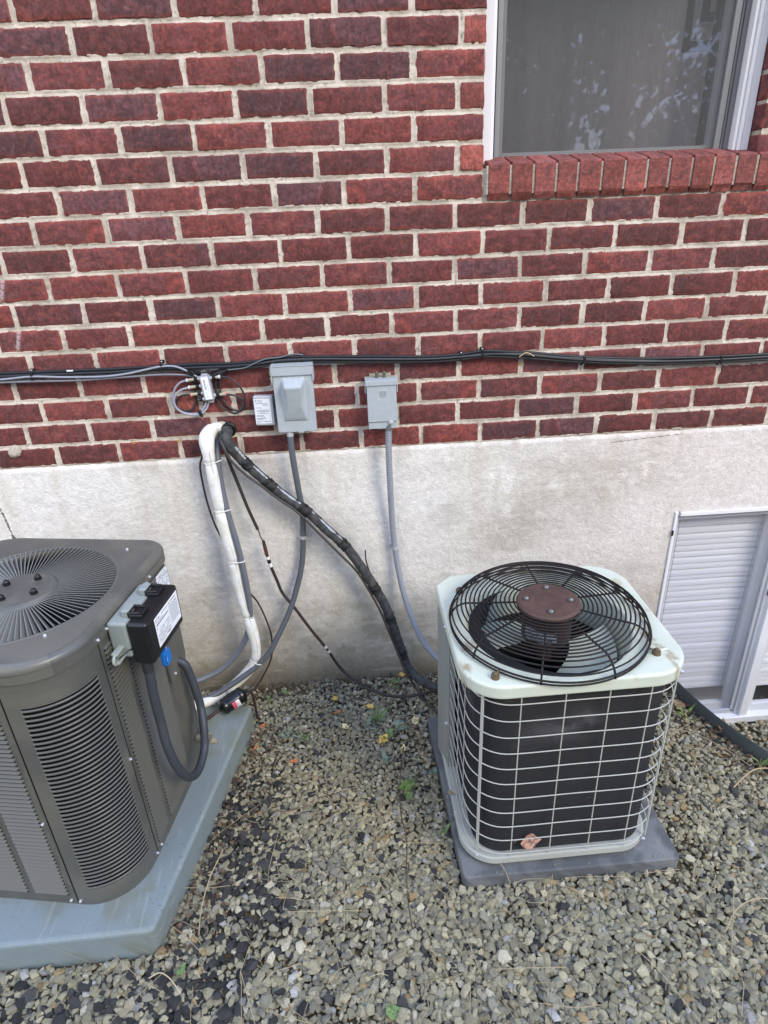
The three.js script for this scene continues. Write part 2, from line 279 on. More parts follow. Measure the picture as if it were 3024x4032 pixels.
    pos[k * 3] = x; pos[k * 3 + 1] = y; pos[k * 3 + 2] = z; uv[k * 2] = x; uv[k * 2 + 1] = y;
  }
  for (let j = 0; j < NY; j++) for (let i = 0; i < NX; i++) {
    const x = X0 + (i + 0.5) * st, y = WALL.y0 + (j + 0.5) * st; if (x > WIN.x0 - 0.003 && x < WIN.x1 + 0.003 && y > 1.822 && y < WIN.y1) continue;
    if (Math.hypot(x - 0.466, y - 1.083) < 0.021) continue; // sleeve through the wall
    const a = j * (NX + 1) + i, b = a + 1, c = a + NX + 1, d = c + 1; idx.push(a, b, d, a, d, c);
  }
  const g = new THREE.BufferGeometry(); g.setAttribute('position', new THREE.BufferAttribute(pos, 3)); g.setAttribute('uv', new THREE.BufferAttribute(uv, 2)); g.setIndex(idx); g.computeVertexNormals();
  const N = 1024, mm = colorTex(N, N, (x, y) => { const u = x / N * 16, v = y / N * 16, a = fbm(u, v, 11, 5, 16, 16), b = fbm(u * 8, v * 8, 13, 3, 128, 128), h = hash(x, y, 5); let c = mix3([200, 190, 175], [172, 162, 147], sm(0.35, 0.7, a)); c = mix3(c, [126, 118, 107], sm(0.62, 0.85, b) * 0.6); c = mix3(c, [216, 208, 194], sm(0.6, 0.8, fbm(u * 3, v * 3, 19, 4, 48, 48)) * 0.5); const k = 0.93 + 0.14 * h; return [c[0] * k, c[1] * k, c[2] * k]; });
  const mortarMat = new THREE.MeshStandardMaterial({ map: mm, roughness: 0.95, bumpMap: grainAt(6, 6), bumpScale: 0.0012 });
  part('mortar', g, mortarMat, wall);
  // mortar in the sill joints, and backing of the window reveals
  part('sill_mortar', join([bx(0.86, 0.075, 0.1, 1.742, 1.7905, -0.0408), bx(0.87, 0.02, 0.09, 1.74, 1.748, -0.047)]), mortarMat, wall);
  part('reveal_mortar', join([bx(0.05, 0.62, 0.1, WIN.x0 - 0.029, 2.12, -0.056), bx(0.05, 0.62, 0.1, WIN.x1 + 0.029, 2.12, -0.056)]), mortarMat, wall);
  // mortar lumps round the pipe hole and at the patched joint at far left
  const lump = new THREE.IcosahedronGeometry(0.017, 3), lp = lump.attributes.position; for (let i = 0; i < lp.count; i++) { const k = 1 + 0.4 * (fbm(lp.getX(i) * 90 + 5, lp.getY(i) * 90 + lp.getZ(i) * 60, 8, 3) - 0.5); lp.setXYZ(i, lp.getX(i) * k * 1.2, lp.getY(i) * k, lp.getZ(i) * k * 0.5); }
  lump.computeVertexNormals(); const l2 = lump.clone(); lump.translate(0.447, 1.098, 0.002); l2.scale(1.2, 1.1, 1.5); l2.rotateZ(0.7); l2.translate(-0.238, 1.052, 0);
  part('mortar_lump', lump, mortarMat, wall); part('mortar_lump', l2, mortarMat, wall);
}
// plastic wall plugs and drill holes left in the joints
{
  const plug = std([196, 160, 92], 0.5), g = new THREE.TorusGeometry(0.0035, 0.0016, 8, 14), gi = new THREE.CircleGeometry(0.0025, 10);
  const spots = [[0.152, 1.060, 'lower joint, farther from the white pipe'], [0.298, 1.057, 'lower joint closest to the white pipe'], [1.44, 1.255, 'joint just under the black cable bundle']];
  for (const [x, y, w] of spots) { const o = thing('wall_plug', 'yellow plastic wall plug in the ' + w, 'wall plug', [x, y, 0.0015], 0, 'empty wall plugs'); part('collar', g, plug, o); part('bore', gi, M.dark, o); }
}

// ---------------------------------------------------------------- foundation (stucco) with the basement window opening
const BW = { x0: 2.058, x1: 2.95, y0: -0.4, y1: 0.67 };
{
  const st = 0.0065, x0 = WALL.x0, x1 = WALL.x1, y0 = -0.5, y1 = WALL.y0 + 0.001, NX = Math.round((x1 - x0) / st), NY = Math.round((y1 - y0) / st), pos = [], uv = [], idx = [];
  for (let j = 0; j <= NY; j++) for (let i = 0; i <= NX; i++) {
    let x = x0 + i / NX * (x1 - x0), y = y0 + j / NY * (y1 - y0);
    const edge = 1 - sm(0, 0.012, y1 - y);
    if (Math.abs(x - BW.x0) < st * 0.6) x = BW.x0; if (Math.abs(y - BW.y1) < st * 0.6) y = BW.y1; if (Math.abs(y - BW.y0) < st * 0.6) y = BW.y0; if (Math.abs(x - BW.x1) < st * 0.6) x = BW.x1;
    let z = 0.001 + (fbm(x * 14, y * 14, 201, 3) - 0.5) * 0.003 + (fbm(x * 70, y * 70, 207, 2) - 0.5) * 0.0022 - edge * 0.007;
    if (edge > 0) y += (fbm(x * 40, 3, 209, 3) - 0.5) * 0.008 * edge;
    pos.push(x, y, z); uv.push((x - x0) / (x1 - x0), (y - y0) / (y1 - y0));
  }
  for (let j = 0; j < NY; j++) for (let i = 0; i < NX; i++) {
    const x = x0 + (i + 0.5) / NX * (x1 - x0), y = y0 + (j + 0.5) / NY * (y1 - y0); if (x > BW.x0 && x < BW.x1 && y > BW.y0 && y < BW.y1) continue;
    const a = j * (NX + 1) + i, b = a + 1, c = a + NX + 1, d = c + 1; idx.push(a, b, d, a, d, c);
  }
  const g = new THREE.BufferGeometry(); g.setAttribute('position', new THREE.Float32BufferAttribute(pos, 3)); g.setAttribute('uv', new THREE.Float32BufferAttribute(uv, 2)); g.setIndex(idx); g.computeVertexNormals();
  const W = 2048, H = 820, sx = (x1 - x0) / W, sy = (y1 - y0) / H;
  const line = (x, y, ax, ay, bx2, by2) => { const dx = bx2 - ax, dy = by2 - ay, t = clamp(((x - ax) * dx + (y - ay) * dy) / (dx * dx + dy * dy)); return Math.hypot(x - ax - dx * t, y - ay - dy * t); };
  const crack = P3([[-0.352, 0.99, 0], [-0.347, 0.9, 0], [-0.341, 0.827, 0], [-0.338, 0.779, 0], [-0.333, 0.743, 0], [-0.334, 0.721, 0], [-0.342, 0.66, 0], [-0.33, 0.55, 0]]);
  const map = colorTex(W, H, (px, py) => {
    const x = x0 + px * sx, y = y0 + py * sy, h = hash(px, py, 6), a = fbm(x * 3.2, y * 3.2, 221, 5), b = fbm(x * 26, y * 26, 223, 4), d = fbm(x * 90, y * 90, 227, 3);
    let c = mix3([222, 219, 212], [212, 208, 200], sm(0.35, 0.7, a));
    c = mix3(c, [218, 209, 202], sm(1.2, 2.0, x) * 0.6);
    const blot = (bx0, by0, rx, ry, s) => { const q = Math.exp(-(((x - bx0) / rx) ** 2 + ((y - by0) / ry) ** 2)); return q * s; };
    let m = blot(1.6, 0.84, 0.17, 0.1, 1) + blot(1.48, 0.68, 0.15, 0.1, 1) + blot(1.88, 0.84, 0.14, 0.1, 0.75) + blot(1.4, 0.58, 0.14, 0.07, 0.7) + blot(1.27, 0.9, 0.2, 0.05, 0.4) + blot(1.75, 0.72, 0.08, 0.12, 0.5);
    m = clamp(m * sm(0.32, 0.62, b * 0.6 + a * 0.4 + 0.06)); c = mix3(c, [150, 142, 126], m * 0.42);
    const streak = sm(0.5, 0.8, fbm(x * 22, y * 1.2, 231, 4)); c = mix3(c, [182, 170, 150], streak * 0.22 * sm(0.3, 0.9, y));
    const mudShade = sm(0.62, 0.05, y + (a - 0.5) * 0.4); c = mix3(c, [140, 130, 106], mudShade * (0.56 + 0.22 * sm(0.4, 0.7, b))); // mud splashed up from the gravel, plus shade painted low on the wall
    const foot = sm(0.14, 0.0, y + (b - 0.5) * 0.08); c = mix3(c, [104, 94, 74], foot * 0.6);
    const drip = sm(0.45, 0.75, fbm(x * 16, y * 0.9 + 4, 233, 4)) * sm(0.9, 0.99, y); c = mix3(c, [160, 150, 136], drip * 0.35);
    for (let i = 0; i + 1 < crack.length; i++) { const q = line(x + (d - 0.5) * 0.012, y, crack[i].x, crack[i].y, crack[i + 1].x, crack[i + 1].y), wd = i === 4 || i === 2 ? 0.004 : 0.0018; if (q < wd) c = mix3(c, [74, 66, 62], 0.85); }
    { const tr = fbm(x * 6 + y * 2, y * 30, 251, 3); c = mix3(c, [232, 228, 220], sm(0.62, 0.72, tr) * 0.22); c = mix3(c, [150, 146, 136], sm(0.64, 0.78, fbm(x * 5, y * 7, 253, 5)) * 0.18); }
    const hair = line(x + (d - 0.5) * 0.02, y, 2.03, 0.975, 1.75, 0.957); if (hair < 0.0016 && b > 0.4) c = mix3(c, [120, 108, 96], 0.7);
    const k = 0.94 + 0.07 * h + 0.12 * (d - 0.5); return [c[0] * k, c[1] * k, c[2] * k];
  });
  const n = 512, bump = grayTex(n, n, (x, y) => 0.55 * fbm(x / 7, y / 7, 241, 3, n / 7 | 0, n / 7 | 0) + 0.45 * vn(x / 4, y / 4, 243, 128, 128), [(x1 - x0) / 0.5, (y1 - y0) / 0.5]);
  const f = thing('foundation_wall', 'pale stucco foundation wall below the bricks with grey stains, mud splashes and painted shade low down', 'foundation');
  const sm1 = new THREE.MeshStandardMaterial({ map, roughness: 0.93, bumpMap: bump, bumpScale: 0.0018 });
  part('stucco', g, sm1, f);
  const plain = std([176, 170, 160], 0.9, { bumpMap: grainAt(4, 4), bumpScale: 0.001 });
  part('reveal', join([bx(0.04, 1.07, 0.1, BW.x0 - 0.021, 0.135, -0.054), bx(0.04, 1.07, 0.1, BW.x1 + 0.021, 0.135, -0.054), bx(0.93, 0.04, 0.1, 2.504, BW.y1 + 0.021, -0.054), bx(0.93, 0.05, 0.1, 2.504, BW.y0 - 0.026, -0.054)]), plain, f);
}
// rooms behind the two windows
{
  const g = (x0, x1, y0, y1, z0, z1) => { const b = bx(x1 - x0, y1 - y0, z1 - z0, (x0 + x1) / 2, (y0 + y1) / 2, (z0 + z1) / 2), i = b.index.array, k = []; for (let f = 0; f < 6; f++) if (f !== 4) for (let q = 0; q < 6; q++) k.push(i[f * 6 + q]); b.setIndex(k); return b; };
  struct('room', join([g(1.2, 2.22, 1.7, 2.46, -1.4, -0.14)]), std([120, 112, 104], 0.9), 'dim room behind the upper window');
  struct('room', join([g(1.98, 3.0, -0.46, 0.74, -1.2, -0.14)]), std([120, 116, 112], 0.9), 'dim basement room behind the lower window');
}
const glass = new THREE.MeshPhysicalMaterial({ color: 0xffffff, transmission: 1, thickness: 0, roughness: 0.012, ior: 1.85 });
const screenMat = (o, c) => new THREE.MeshStandardMaterial({ color: c, roughness: 0.7, transparent: true, opacity: o });

// ---------------------------------------------------------------- upper window
{
  const w = thing('window', 'upper white framed window with a grey insect screen above the brick sill', 'window', [0, 0, 0]);
  const y0 = 1.832, y1 = WIN.y1, h = y1 - y0, cy = (y0 + y1) / 2;
  const stile = (x, wd, z, d) => bx(wd, h, d, x, cy, z, 0.002);
  part('frame', join([stile(1.3195, 0.030, -0.075, 0.06), stile(1.3395, 0.008, -0.082, 0.045)]), M.white, w);
  part('frame', join([stile(2.0985, 0.022, -0.078, 0.06), stile(2.0815, 0.010, -0.072, 0.05), stile(2.0705, 0.010, -0.08, 0.05)]), M.white, w);
  const track = std([112, 112, 114], 0.5);
  part('track', join([stile(2.058, 0.013, -0.094, 0.03), stile(2.0475, 0.006, -0.1, 0.03), stile(1.347, 0.006, -0.1, 0.03)]), track, w);
  part('frame', join([bx(0.78, 0.03, 0.06, 1.7, y0 - 0.008, -0.085, 0.002), bx(0.78, 0.04, 0.06, 1.7, y1 - 0.02, -0.085, 0.002)]), M.white, w);
  const sf = std([134, 135, 134], 0.45, { metalness: 0.2 });
  const scr = part('screen_frame', join([bx(0.015, h - 0.04, 0.01, 1.3595, cy, -0.092, 0.002), bx(0.018, h - 0.04, 0.01, 2.034, cy, -0.092, 0.002), bx(0.66, 0.016, 0.0095, 1.697, y0 + 0.01, -0.092, 0.002)]), sf, w);
  part('insect_screen', bx(0.662, h - 0.05, 0.0006, 1.697, cy, -0.0945), screenMat(0.19, new THREE.Color(0.16, 0.165, 0.17)), scr);
  part('screen_tab', bx(0.02, 0.01, 0.004, 1.918, y0 + 0.012, -0.084, 0.001), M.black, scr);
  const sash = std([150, 152, 152], 0.5);
  part('sash', join([bx(0.03, h - 0.03, 0.03, 1.366, cy, -0.122), bx(0.03, h - 0.03, 0.03, 2.032, cy, -0.122), bx(0.7, 0.03, 0.0295, 1.698, y0 + 0.018, -0.122)]), sash, w);
  part('pane', new THREE.PlaneGeometry(0.64, h - 0.05).translate(1.699, cy, -0.119), glass, w); part('pane', new THREE.PlaneGeometry(0.64, h - 0.05).translate(1.699, cy, -0.131), glass, w);
  // curtain behind the panes, with a broad key border at its right hand edge
  const clothReflection = canvasTex(1024, 512, (c, W, H) => { // covers x 1.33..2.14, y of the window
    const X = (x) => (x - 1.33) / 0.81 * W, Y = (y) => H - (y - (y0 - 0.01)) / (h + 0.02) * H, R2 = (xa, ya, xb, yb) => c.fillRect(X(xa), Y(yb), X(xb) - X(xa), Y(ya) - Y(yb));
    const gr = c.createLinearGradient(0, 0, W, 0); gr.addColorStop(0, '#625e5a'); gr.addColorStop(0.45, '#6a6663'); gr.addColorStop(0.72, '#938c88'); gr.addColorStop(1, '#a59d99'); c.fillStyle = gr; c.fillRect(0, 0, W, H);  // darker left side paints the tone of a reflected tree trunk
    for (let i = 0; i < 500; i++) { c.fillStyle = `rgba(30,28,26,${0.05 + 0.16 * hash(i, 7, 2)})`; const x = hash(i, 3, 2) * W * 0.72, y = hash(i, 5, 2) * H, l = 10 + 60 * hash(i, 9, 2); for (let k = 0; k < l; k += 3) c.fillRect(x + 4 * vn(i * 3.1, k / 14, 4), y + k, 1.6, 3.2); }  // crackle lines painted in as tree bark mirrored by the glass
    c.fillStyle = '#1f1d1c'; R2(2.035, y0 - 0.01, 2.07, y1 + 0.01);
    for (const b of [2.12, 2.36]) { R2(1.945, b, 2.04, b + 0.028); R2(1.945, b, 1.97, b + 0.16); R2(1.945, b + 0.14, 2.015, b + 0.165); R2(1.993, b + 0.075, 2.017, b + 0.165); R2(1.993, b + 0.075, 2.04, b + 0.098); }
    c.fillStyle = '#6f6a68'; R2(2.07, y0 - 0.01, 2.14, y1 + 0.01);
  });
  const cgeo = new THREE.PlaneGeometry(0.81, h + 0.02, 120, 2), cp = cgeo.attributes.position; for (let i = 0; i < cp.count; i++) { const x = cp.getX(i); cp.setZ(i, 0.003 * Math.sin(x * 42) + 0.002 * Math.sin(x * 95 + 1)); } cgeo.translate(1.735, cy, -0.22); cgeo.computeVertexNormals();
  solo('curtain', cgeo, new THREE.MeshStandardMaterial({ map: clothReflection, roughness: 0.9, side: THREE.DoubleSide }), 'grey curtain with a dark geometric key border and a painted bark reflection behind the upper window', 'curtain');
}

// ---------------------------------------------------------------- basement window in its well
{
  const w = thing('window', 'white sliding basement window set in the stucco beside the green topped air conditioner', 'window', [0, 0, 0]);
  const cy = (BW.y0 + BW.y1) / 2, h = BW.y1 - BW.y0;
  part('frame', join([bx(0.012, h, 0.07, BW.x0 + 0.007, cy, -0.028, 0.002), bx(0.03, h, 0.07, BW.x1 - 0.016, cy, -0.028, 0.002), bx(0.85, 0.016, 0.074, 2.504, BW.y1 - 0.009, -0.028, 0.002), bx(0.85, 0.034, 0.085, 2.504, BW.y0 + 0.018, -0.024, 0.003)]), M.white, w);
  part('meeting_stile', join([bx(0.036, h - 0.052, 0.045, 2.532, cy + 0.009, -0.012, 0.003), bx(0.016, h - 0.052, 0.03, 2.508, cy + 0.009, -0.02, 0.002)]), M.white, w);
  part('latch', bx(0.012, 0.03, 0.012, 2.512, 0.28, 0.001, 0.002), M.rust, w);
  const fr = std([176, 178, 184], 0.5);
  const scr = part('screen_frame', join([bx(0.012, h - 0.06, 0.009, BW.x0 + 0.021, cy + 0.008, -0.014, 0.002), bx(0.42, 0.02, 0.009, 2.283, BW.y1 - 0.029, -0.014, 0.002), bx(0.42, 0.02, 0.009, 2.283, BW.y0 + 0.05, -0.014, 0.002), bx(0.014, h - 0.07, 0.009, 2.486, cy + 0.006, -0.014, 0.002)]), fr, w);
  part('insect_screen', bx(0.4, h - 0.08, 0.0006, 2.28, cy + 0.01, -0.016), screenMat(0.12, new THREE.Color(0.42, 0.43, 0.48)), scr);
  part('screen_tab', bx(0.007, 0.022, 0.004, BW.x0 + 0.001, 0.585, 0.009, 0.001), M.black, scr);
  const sash = M.offWhite;
  part('sash', join([bx(0.03, h - 0.06, 0.025, BW.x0 + 0.028, cy, -0.05), bx(0.035, h - 0.06, 0.025, 2.482, cy, -0.05), bx(0.4, 0.03, 0.0245, 2.28, BW.y1 - 0.033, -0.05), bx(0.4, 0.04, 0.0245, 2.28, BW.y0 + 0.055, -0.05)]), sash, w);
  part('pane', new THREE.PlaneGeometry(0.4, h - 0.1).translate(2.28, cy, -0.052), glass, w);
  part('sash', join([bx(0.03, h - 0.06, 0.025, 2.565, cy, -0.03), bx(0.4, 0.03, 0.0245, 2.745, BW.y0 + 0.055, -0.03)]), sash, w);
  part('pane', new THREE.PlaneGeometry(0.38, h - 0.1).translate(2.74, cy, -0.032), glass, w);
  // blinds: cupped slats, nearly closed, on ladder cords
  const blind = (x0, x1, yb, label) => {
    const b = thing('window_blind', label, 'blind', [0, 0, 0]);
    const n = 5, prof = []; for (let i = 0; i <= n; i++) { const t = i / n - 0.5; prof.push([0.0042 * (1 - 4 * t * t), t * 0.031]); }
    const pos = [], idx = []; for (const [k, x] of [[0, x0], [1, x1]]) for (const [z, y] of prof) pos.push(x, y, z);
    for (let i = 0; i < n; i++) idx.push(i, i + n + 1, i + 1, i + 1, i + n + 1, i + n + 2);
    const g = new THREE.BufferGeometry(); g.setAttribute('position', new THREE.Float32BufferAttribute(pos, 3)); g.setAttribute('uv', new THREE.Float32BufferAttribute(pos.filter((_, i) => i % 3 !== 2), 2)); g.setIndex(idx); g.computeVertexNormals();
    const m = std([228, 230, 236], 0.4, { side: THREE.DoubleSide }), R = RNG(31 + Math.round(x0 * 100));
    for (let y = 0.63; y > yb; y -= 0.0272) { const s = part('slat', g, m, b); s.position.set((R() - 0.5) * 0.003, y, -0.082); s.rotation.x = -0.5 + (R() - 0.5) * 0.05; s.rotation.z = (R() - 0.5) * 0.004; }
    part('head_rail', bx(x1 - x0, 0.03, 0.03, (x0 + x1) / 2, 0.648, -0.1, 0.003), m, b); part('bottom_rail', bx(x1 - x0, 0.016, 0.025, (x0 + x1) / 2, yb - 0.008, -0.1, 0.003), m, b);
    for (const x of [x0 + 0.05, x1 - 0.045]) part('ladder_cord', join([bx(0.0022, 0.64 - yb, 0.001, x, (0.64 + yb) / 2, -0.068)]), std([150, 152, 158], 0.7), b);
  };
  blind(2.075, 2.5, -0.26, 'white slatted blind, closed, behind the screened left half of the basement window');
  blind(2.56, 2.93, -0.27, 'white slatted blind behind the unscreened right half of the basement window');
}
// ---------------------------------------------------------------- window well
const WELL = { cx: 2.62, rx: 0.57, rz: 0.86 };
{
  const o = thing('window_well', 'dark grey metal window well edging curving out from the wall beside the basement window', 'window well');
  const n = 60, ring = (r, y) => { const l = []; for (let i = 0; i <= n; i++) { const a = Math.PI - i / n * Math.PI; l.push(V(WELL.cx + Math.cos(a) * (WELL.rx + r), y, Math.sin(a) * (WELL.rz + r) + 0.002)); } return l; };
  const pos = [], idx = [], rows = [[0.003, -0.42], [0.003, 0.043], [-0.001, 0.047], [-0.003, 0.043], [-0.003, -0.42]].map(([r, y]) => ring(r, y));
  rows.forEach((l, k) => l.forEach((p, i) => pos.push(p.x, p.y + (k && k < 4 ? 0.004 * (fbm(i * 0.35, k * 0.01, 401, 3) - 0.5) : 0), p.z)));
  for (let k = 0; k < 4; k++) for (let i = 0; i < n; i++) { const a = k * (n + 1) + i, b = a + n + 1; idx.push(a, a + 1, b + 1, a, b + 1, b); }
  const g = new THREE.BufferGeometry(); g.setAttribute('position', new THREE.Float32BufferAttribute(pos, 3)); g.setAttribute('uv', new THREE.Float32BufferAttribute(pos.flatMap((v, i) => i % 3 === 2 ? [] : [v]), 2)); g.setIndex(idx); const f = g.toNonIndexed(); f.computeVertexNormals();
  part('sheet', mergeSmooth(f, 0.6), std([134, 138, 134], 0.5, { metalness: 0.1, side: THREE.DoubleSide, map: mottled([150, 158, 160], 0.2, 404) }), o);
}
const inWell = (x, z, m = 0) => z > 0 && ((x - WELL.cx) / (WELL.rx + m)) ** 2 + (z / (WELL.rz + m)) ** 2 < 1;

// ---------------------------------------------------------------- ground
{
  const s = new THREE.Shape(); s.moveTo(-60, 60); s.lineTo(60, 60); s.lineTo(60, 0.0); s.lineTo(WELL.cx + WELL.rx, 0.0);
  for (let i = 1; i < 40; i++) { const a = i / 40 * Math.PI; s.lineTo(WELL.cx + Math.cos(a) * WELL.rx, Math.sin(a) * WELL.rz); }
  s.lineTo(WELL.cx - WELL.rx, 0); s.lineTo(-60, 0);
  const g = new THREE.ShapeGeometry(s); g.rotateX(Math.PI / 2); g.translate(0, -0.022, 0);
  const idx = g.index.array; for (let i = 0; i < idx.length; i += 3) { const t = idx[i]; idx[i] = idx[i + 1]; idx[i + 1] = t; } g.computeVertexNormals();
  const N = 1024, map = colorTex(N, N, (x, y) => { const u = x / N * 16, v = y / N * 16, a = fbm(u, v, 501, 5, 16, 16), b = fbm(u * 10, v * 10, 503, 3, 160, 160), h = hash(x, y, 8); const k = 0.7 + 0.5 * b + 0.25 * (h - 0.5); return mix3([96, 78, 54], [122, 108, 80], a).map((q) => q * k); });
  map.repeat.set(0.6, 0.6);
  struct('ground', g, new THREE.MeshStandardMaterial({ map, roughness: 1, bumpMap: grainAt(3, 3), bumpScale: 0.006 }), 'brown soil under the gravel');
  const s2 = new THREE.Shape(); s2.moveTo(WELL.cx + WELL.rx + 0.01, -0.02); for (let i = 0; i <= 30; i++) { const a = i / 30 * Math.PI; s2.lineTo(WELL.cx + Math.cos(a) * (WELL.rx + 0.01), Math.sin(a) * (WELL.rz + 0.01)); } s2.lineTo(WELL.cx - WELL.rx - 0.01, -0.02);
  const g2 = new THREE.ShapeGeometry(s2); g2.rotateX(Math.PI / 2); g2.translate(0, -0.415, 0); g2.index.array.reverse(); g2.computeVertexNormals();
  struct('well_floor', g2, new THREE.MeshStandardMaterial({ map, roughness: 1 }), 'soil at the bottom of the window well');
}
// pads: plan outlines in (x, z)
const PAD_L = [[0.291, 1.015], [0.447, 0.215], [-0.55, 0.06], [-0.62, 1.03]], PAD_R = [[1.112, 0.913], [1.735, 0.91], [1.715, 0.28], [1.088, 0.285]];
function inQuad(q, x, z, m = 0) { let s = 0; for (let i = 0; i < 4; i++) { const [ax, az] = q[i], [b, c] = q[(i + 1) % 4], l = Math.hypot(b - ax, c - az), cr = ((b - ax) * (z - az) - (c - az) * (x - ax)) / l; if (i === 0) s = Math.sign(cr); if (cr * s < -m) return false; } return true; }
// gravel: crushed stone, every piece real; one kind of stone per variant
{
  const R = RNG(777), variants = [];
  for (let v = 0; v < 10; v++) { const pts = [], n = 15 + Math.floor(R() * 6), sx = 0.9 + R() * 0.6, sy = 0.46 + R() * 0.34, sz = 0.6 + R() * 0.4; for (let i = 0; i < n; i++) { const p = V(R() * 2 - 1, R() * 2 - 1, R() * 2 - 1).normalize().multiplyScalar(0.86 + 0.2 * R()); pts.push(V(p.x * sx, p.y * sy, p.z * sz)); } const g = new ConvexGeometry(pts); let f = mergeSmooth(g, v < 6 ? 0.86 : 0.6); if (!f.attributes.uv) f.setAttribute('uv', new THREE.Float32BufferAttribute(new Float32Array(f.attributes.position.count * 2).map((_, i) => f.attributes.position.array[Math.floor(i / 2) * 3 + (i % 2) * 2]), 2)); variants.push(f); }
  const lists = variants.map(() => []);
  const M4 = new THREE.Matrix4(), Q = new THREE.Quaternion(), E = new THREE.Euler();
  const tone = (x, z) => {
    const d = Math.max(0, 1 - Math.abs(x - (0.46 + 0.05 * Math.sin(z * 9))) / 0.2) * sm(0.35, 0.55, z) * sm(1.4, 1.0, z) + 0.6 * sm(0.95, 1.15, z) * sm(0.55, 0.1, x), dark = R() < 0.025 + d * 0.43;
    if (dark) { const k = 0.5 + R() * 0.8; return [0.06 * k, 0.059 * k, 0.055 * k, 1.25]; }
    const t = R(), k = (0.7 + 0.62 * R()) * 1.0; const c = t < 0.48 ? [0.4, 0.362, 0.235] : t < 0.7 ? [0.315, 0.297, 0.218] : t < 0.88 ? [0.5, 0.445, 0.285] : t < 0.95 ? [0.56, 0.51, 0.365] : t < 0.975 ? [0.4, 0.29, 0.14] : [0.47, 0.46, 0.42];
    return [c[0] * k, c[1] * k, c[2] * k, 1];
  };
  const put = (x, y, z, s, tilt, c) => { E.set((R() - 0.5) * tilt, R() * 6.283, (R() - 0.5) * tilt); Q.setFromEuler(E); M4.compose(V(x, y, z), Q, V(s * (0.85 + 0.35 * R()), s * (0.8 + 0.4 * R()), s * (0.85 + 0.35 * R()))); lists[Math.floor(R() * 10)].push([M4.clone(), c]); };
  const free = (x, z, m) => !inQuad(PAD_L, x, z, m) && !inQuad(PAD_R, x, z, m) && z > m * 0.6;
  for (let layer = 0; layer < 4; layer++) {
    const sp = [0.0145, 0.0162, 0.027, 0.0125][layer];
    for (let x = -0.72; x < 3.25; x += sp) for (let z = 0.0; z < 2.3; z += sp) {
      const px = x + (R() - 0.5) * sp * 1.1, pz = z + (R() - 0.5) * sp * 1.1;
      if (inWell(px, pz, 0.012)) continue;
      const bare = fbm(px * 4, pz * 4, 611, 3), near = sm(0.1, 0.02, pz) * 0.45, edgeRim = inWell(px, pz, 0.11) ? 0.5 : 0; // soil shows near the wall and the rim
      if (layer < 2 && R() < (bare < 0.36 ? 0.5 : 0) + near + edgeRim) continue;
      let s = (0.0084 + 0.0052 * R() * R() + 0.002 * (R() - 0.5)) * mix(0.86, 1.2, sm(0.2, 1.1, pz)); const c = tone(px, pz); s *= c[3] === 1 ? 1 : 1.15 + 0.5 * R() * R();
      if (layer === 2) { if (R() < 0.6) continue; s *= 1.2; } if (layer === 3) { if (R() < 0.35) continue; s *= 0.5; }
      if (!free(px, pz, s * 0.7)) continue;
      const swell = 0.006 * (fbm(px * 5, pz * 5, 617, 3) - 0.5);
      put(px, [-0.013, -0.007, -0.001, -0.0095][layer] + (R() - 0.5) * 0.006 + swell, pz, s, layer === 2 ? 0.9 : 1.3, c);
    }
  }
  for (let i = 0; i < 46; i++) { const t = R(), w = R(); put(mix(0.30, 0.42, 1 - t) + 0.0 - w * 0.09, 0.0925, mix(0.98, 0.3, 1 - t), 0.0012 + 0.0022 * R() * R(), 3, tone(9, 0.1)); } // grit on the pads
  for (let i = 0; i < 26; i++) put(mix(1.125, 1.71, R()), 0.038, i % 2 ? 0.897 + 0.012 * R() : 0.9 - 0.5 * R() * R(), 0.0015 + 0.003 * R() * R(), 3, tone(9, 0.1));
  for (let i = 0; i < 3400; i++) { const x = WELL.cx + (R() * 2 - 1) * WELL.rx, z = R() * WELL.rz; if (!inWell(x, z, -0.015) || z < 0.012) continue; put(x, -0.405 + R() * 0.014, z, 0.008 + 0.006 * R(), 1.2, tone(9, 0.1)); }
  const m = new THREE.MeshStandardMaterial({ color: 0xffffff, roughness: 0.92, bumpMap: grainAt(0.6, 0.6), bumpScale: 0.0016, map: mottled([236, 236, 234], 0.24, 620) });
  variants.forEach((g, v) => {
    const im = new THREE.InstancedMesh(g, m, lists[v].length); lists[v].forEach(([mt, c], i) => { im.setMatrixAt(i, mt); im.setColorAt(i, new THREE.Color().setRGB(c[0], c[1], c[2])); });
    im.name = numbered('gravel'); shadow(im); im.userData = { kind: 'stuff', label: 'loose crushed stone gravel covering the ground', category: 'gravel', group: 'gravel' }; scene.add(im);
  });
}

// ---------------------------------------------------------------- equipment pads
function pad(q, h, bev, mat, name, label) {
  const s = new THREE.Shape(); const c = 0.018, n = q.length;
  q.forEach((p, i) => { const a = q[(i + n - 1) % n], b = q[(i + 1) % n], la = Math.hypot(a[0] - p[0], a[1] - p[1]), lb = Math.hypot(b[0] - p[0], b[1] - p[1]); const e = [p[0] + (a[0] - p[0]) / la * c, p[1] + (a[1] - p[1]) / la * c], f = [p[0] + (b[0] - p[0]) / lb * c, p[1] + (b[1] - p[1]) / lb * c]; if (i === 0) s.moveTo(e[0], -e[1]); else s.lineTo(e[0], -e[1]); s.quadraticCurveTo(p[0], -p[1], f[0], -f[1]); });
  const g = extr(s, h + 0.03, bev, 3, 6); g.rotateX(-Math.PI / 2); g.translate(0, -0.03 + bev, 0);
  const u = g.attributes.uv, p = g.attributes.position; for (let i = 0; i < u.count; i++) u.setXY(i, p.getX(i) + p.getY(i), p.getZ(i) + p.getY(i));
  return solo(name, g, mat, label, 'equipment pad');
}
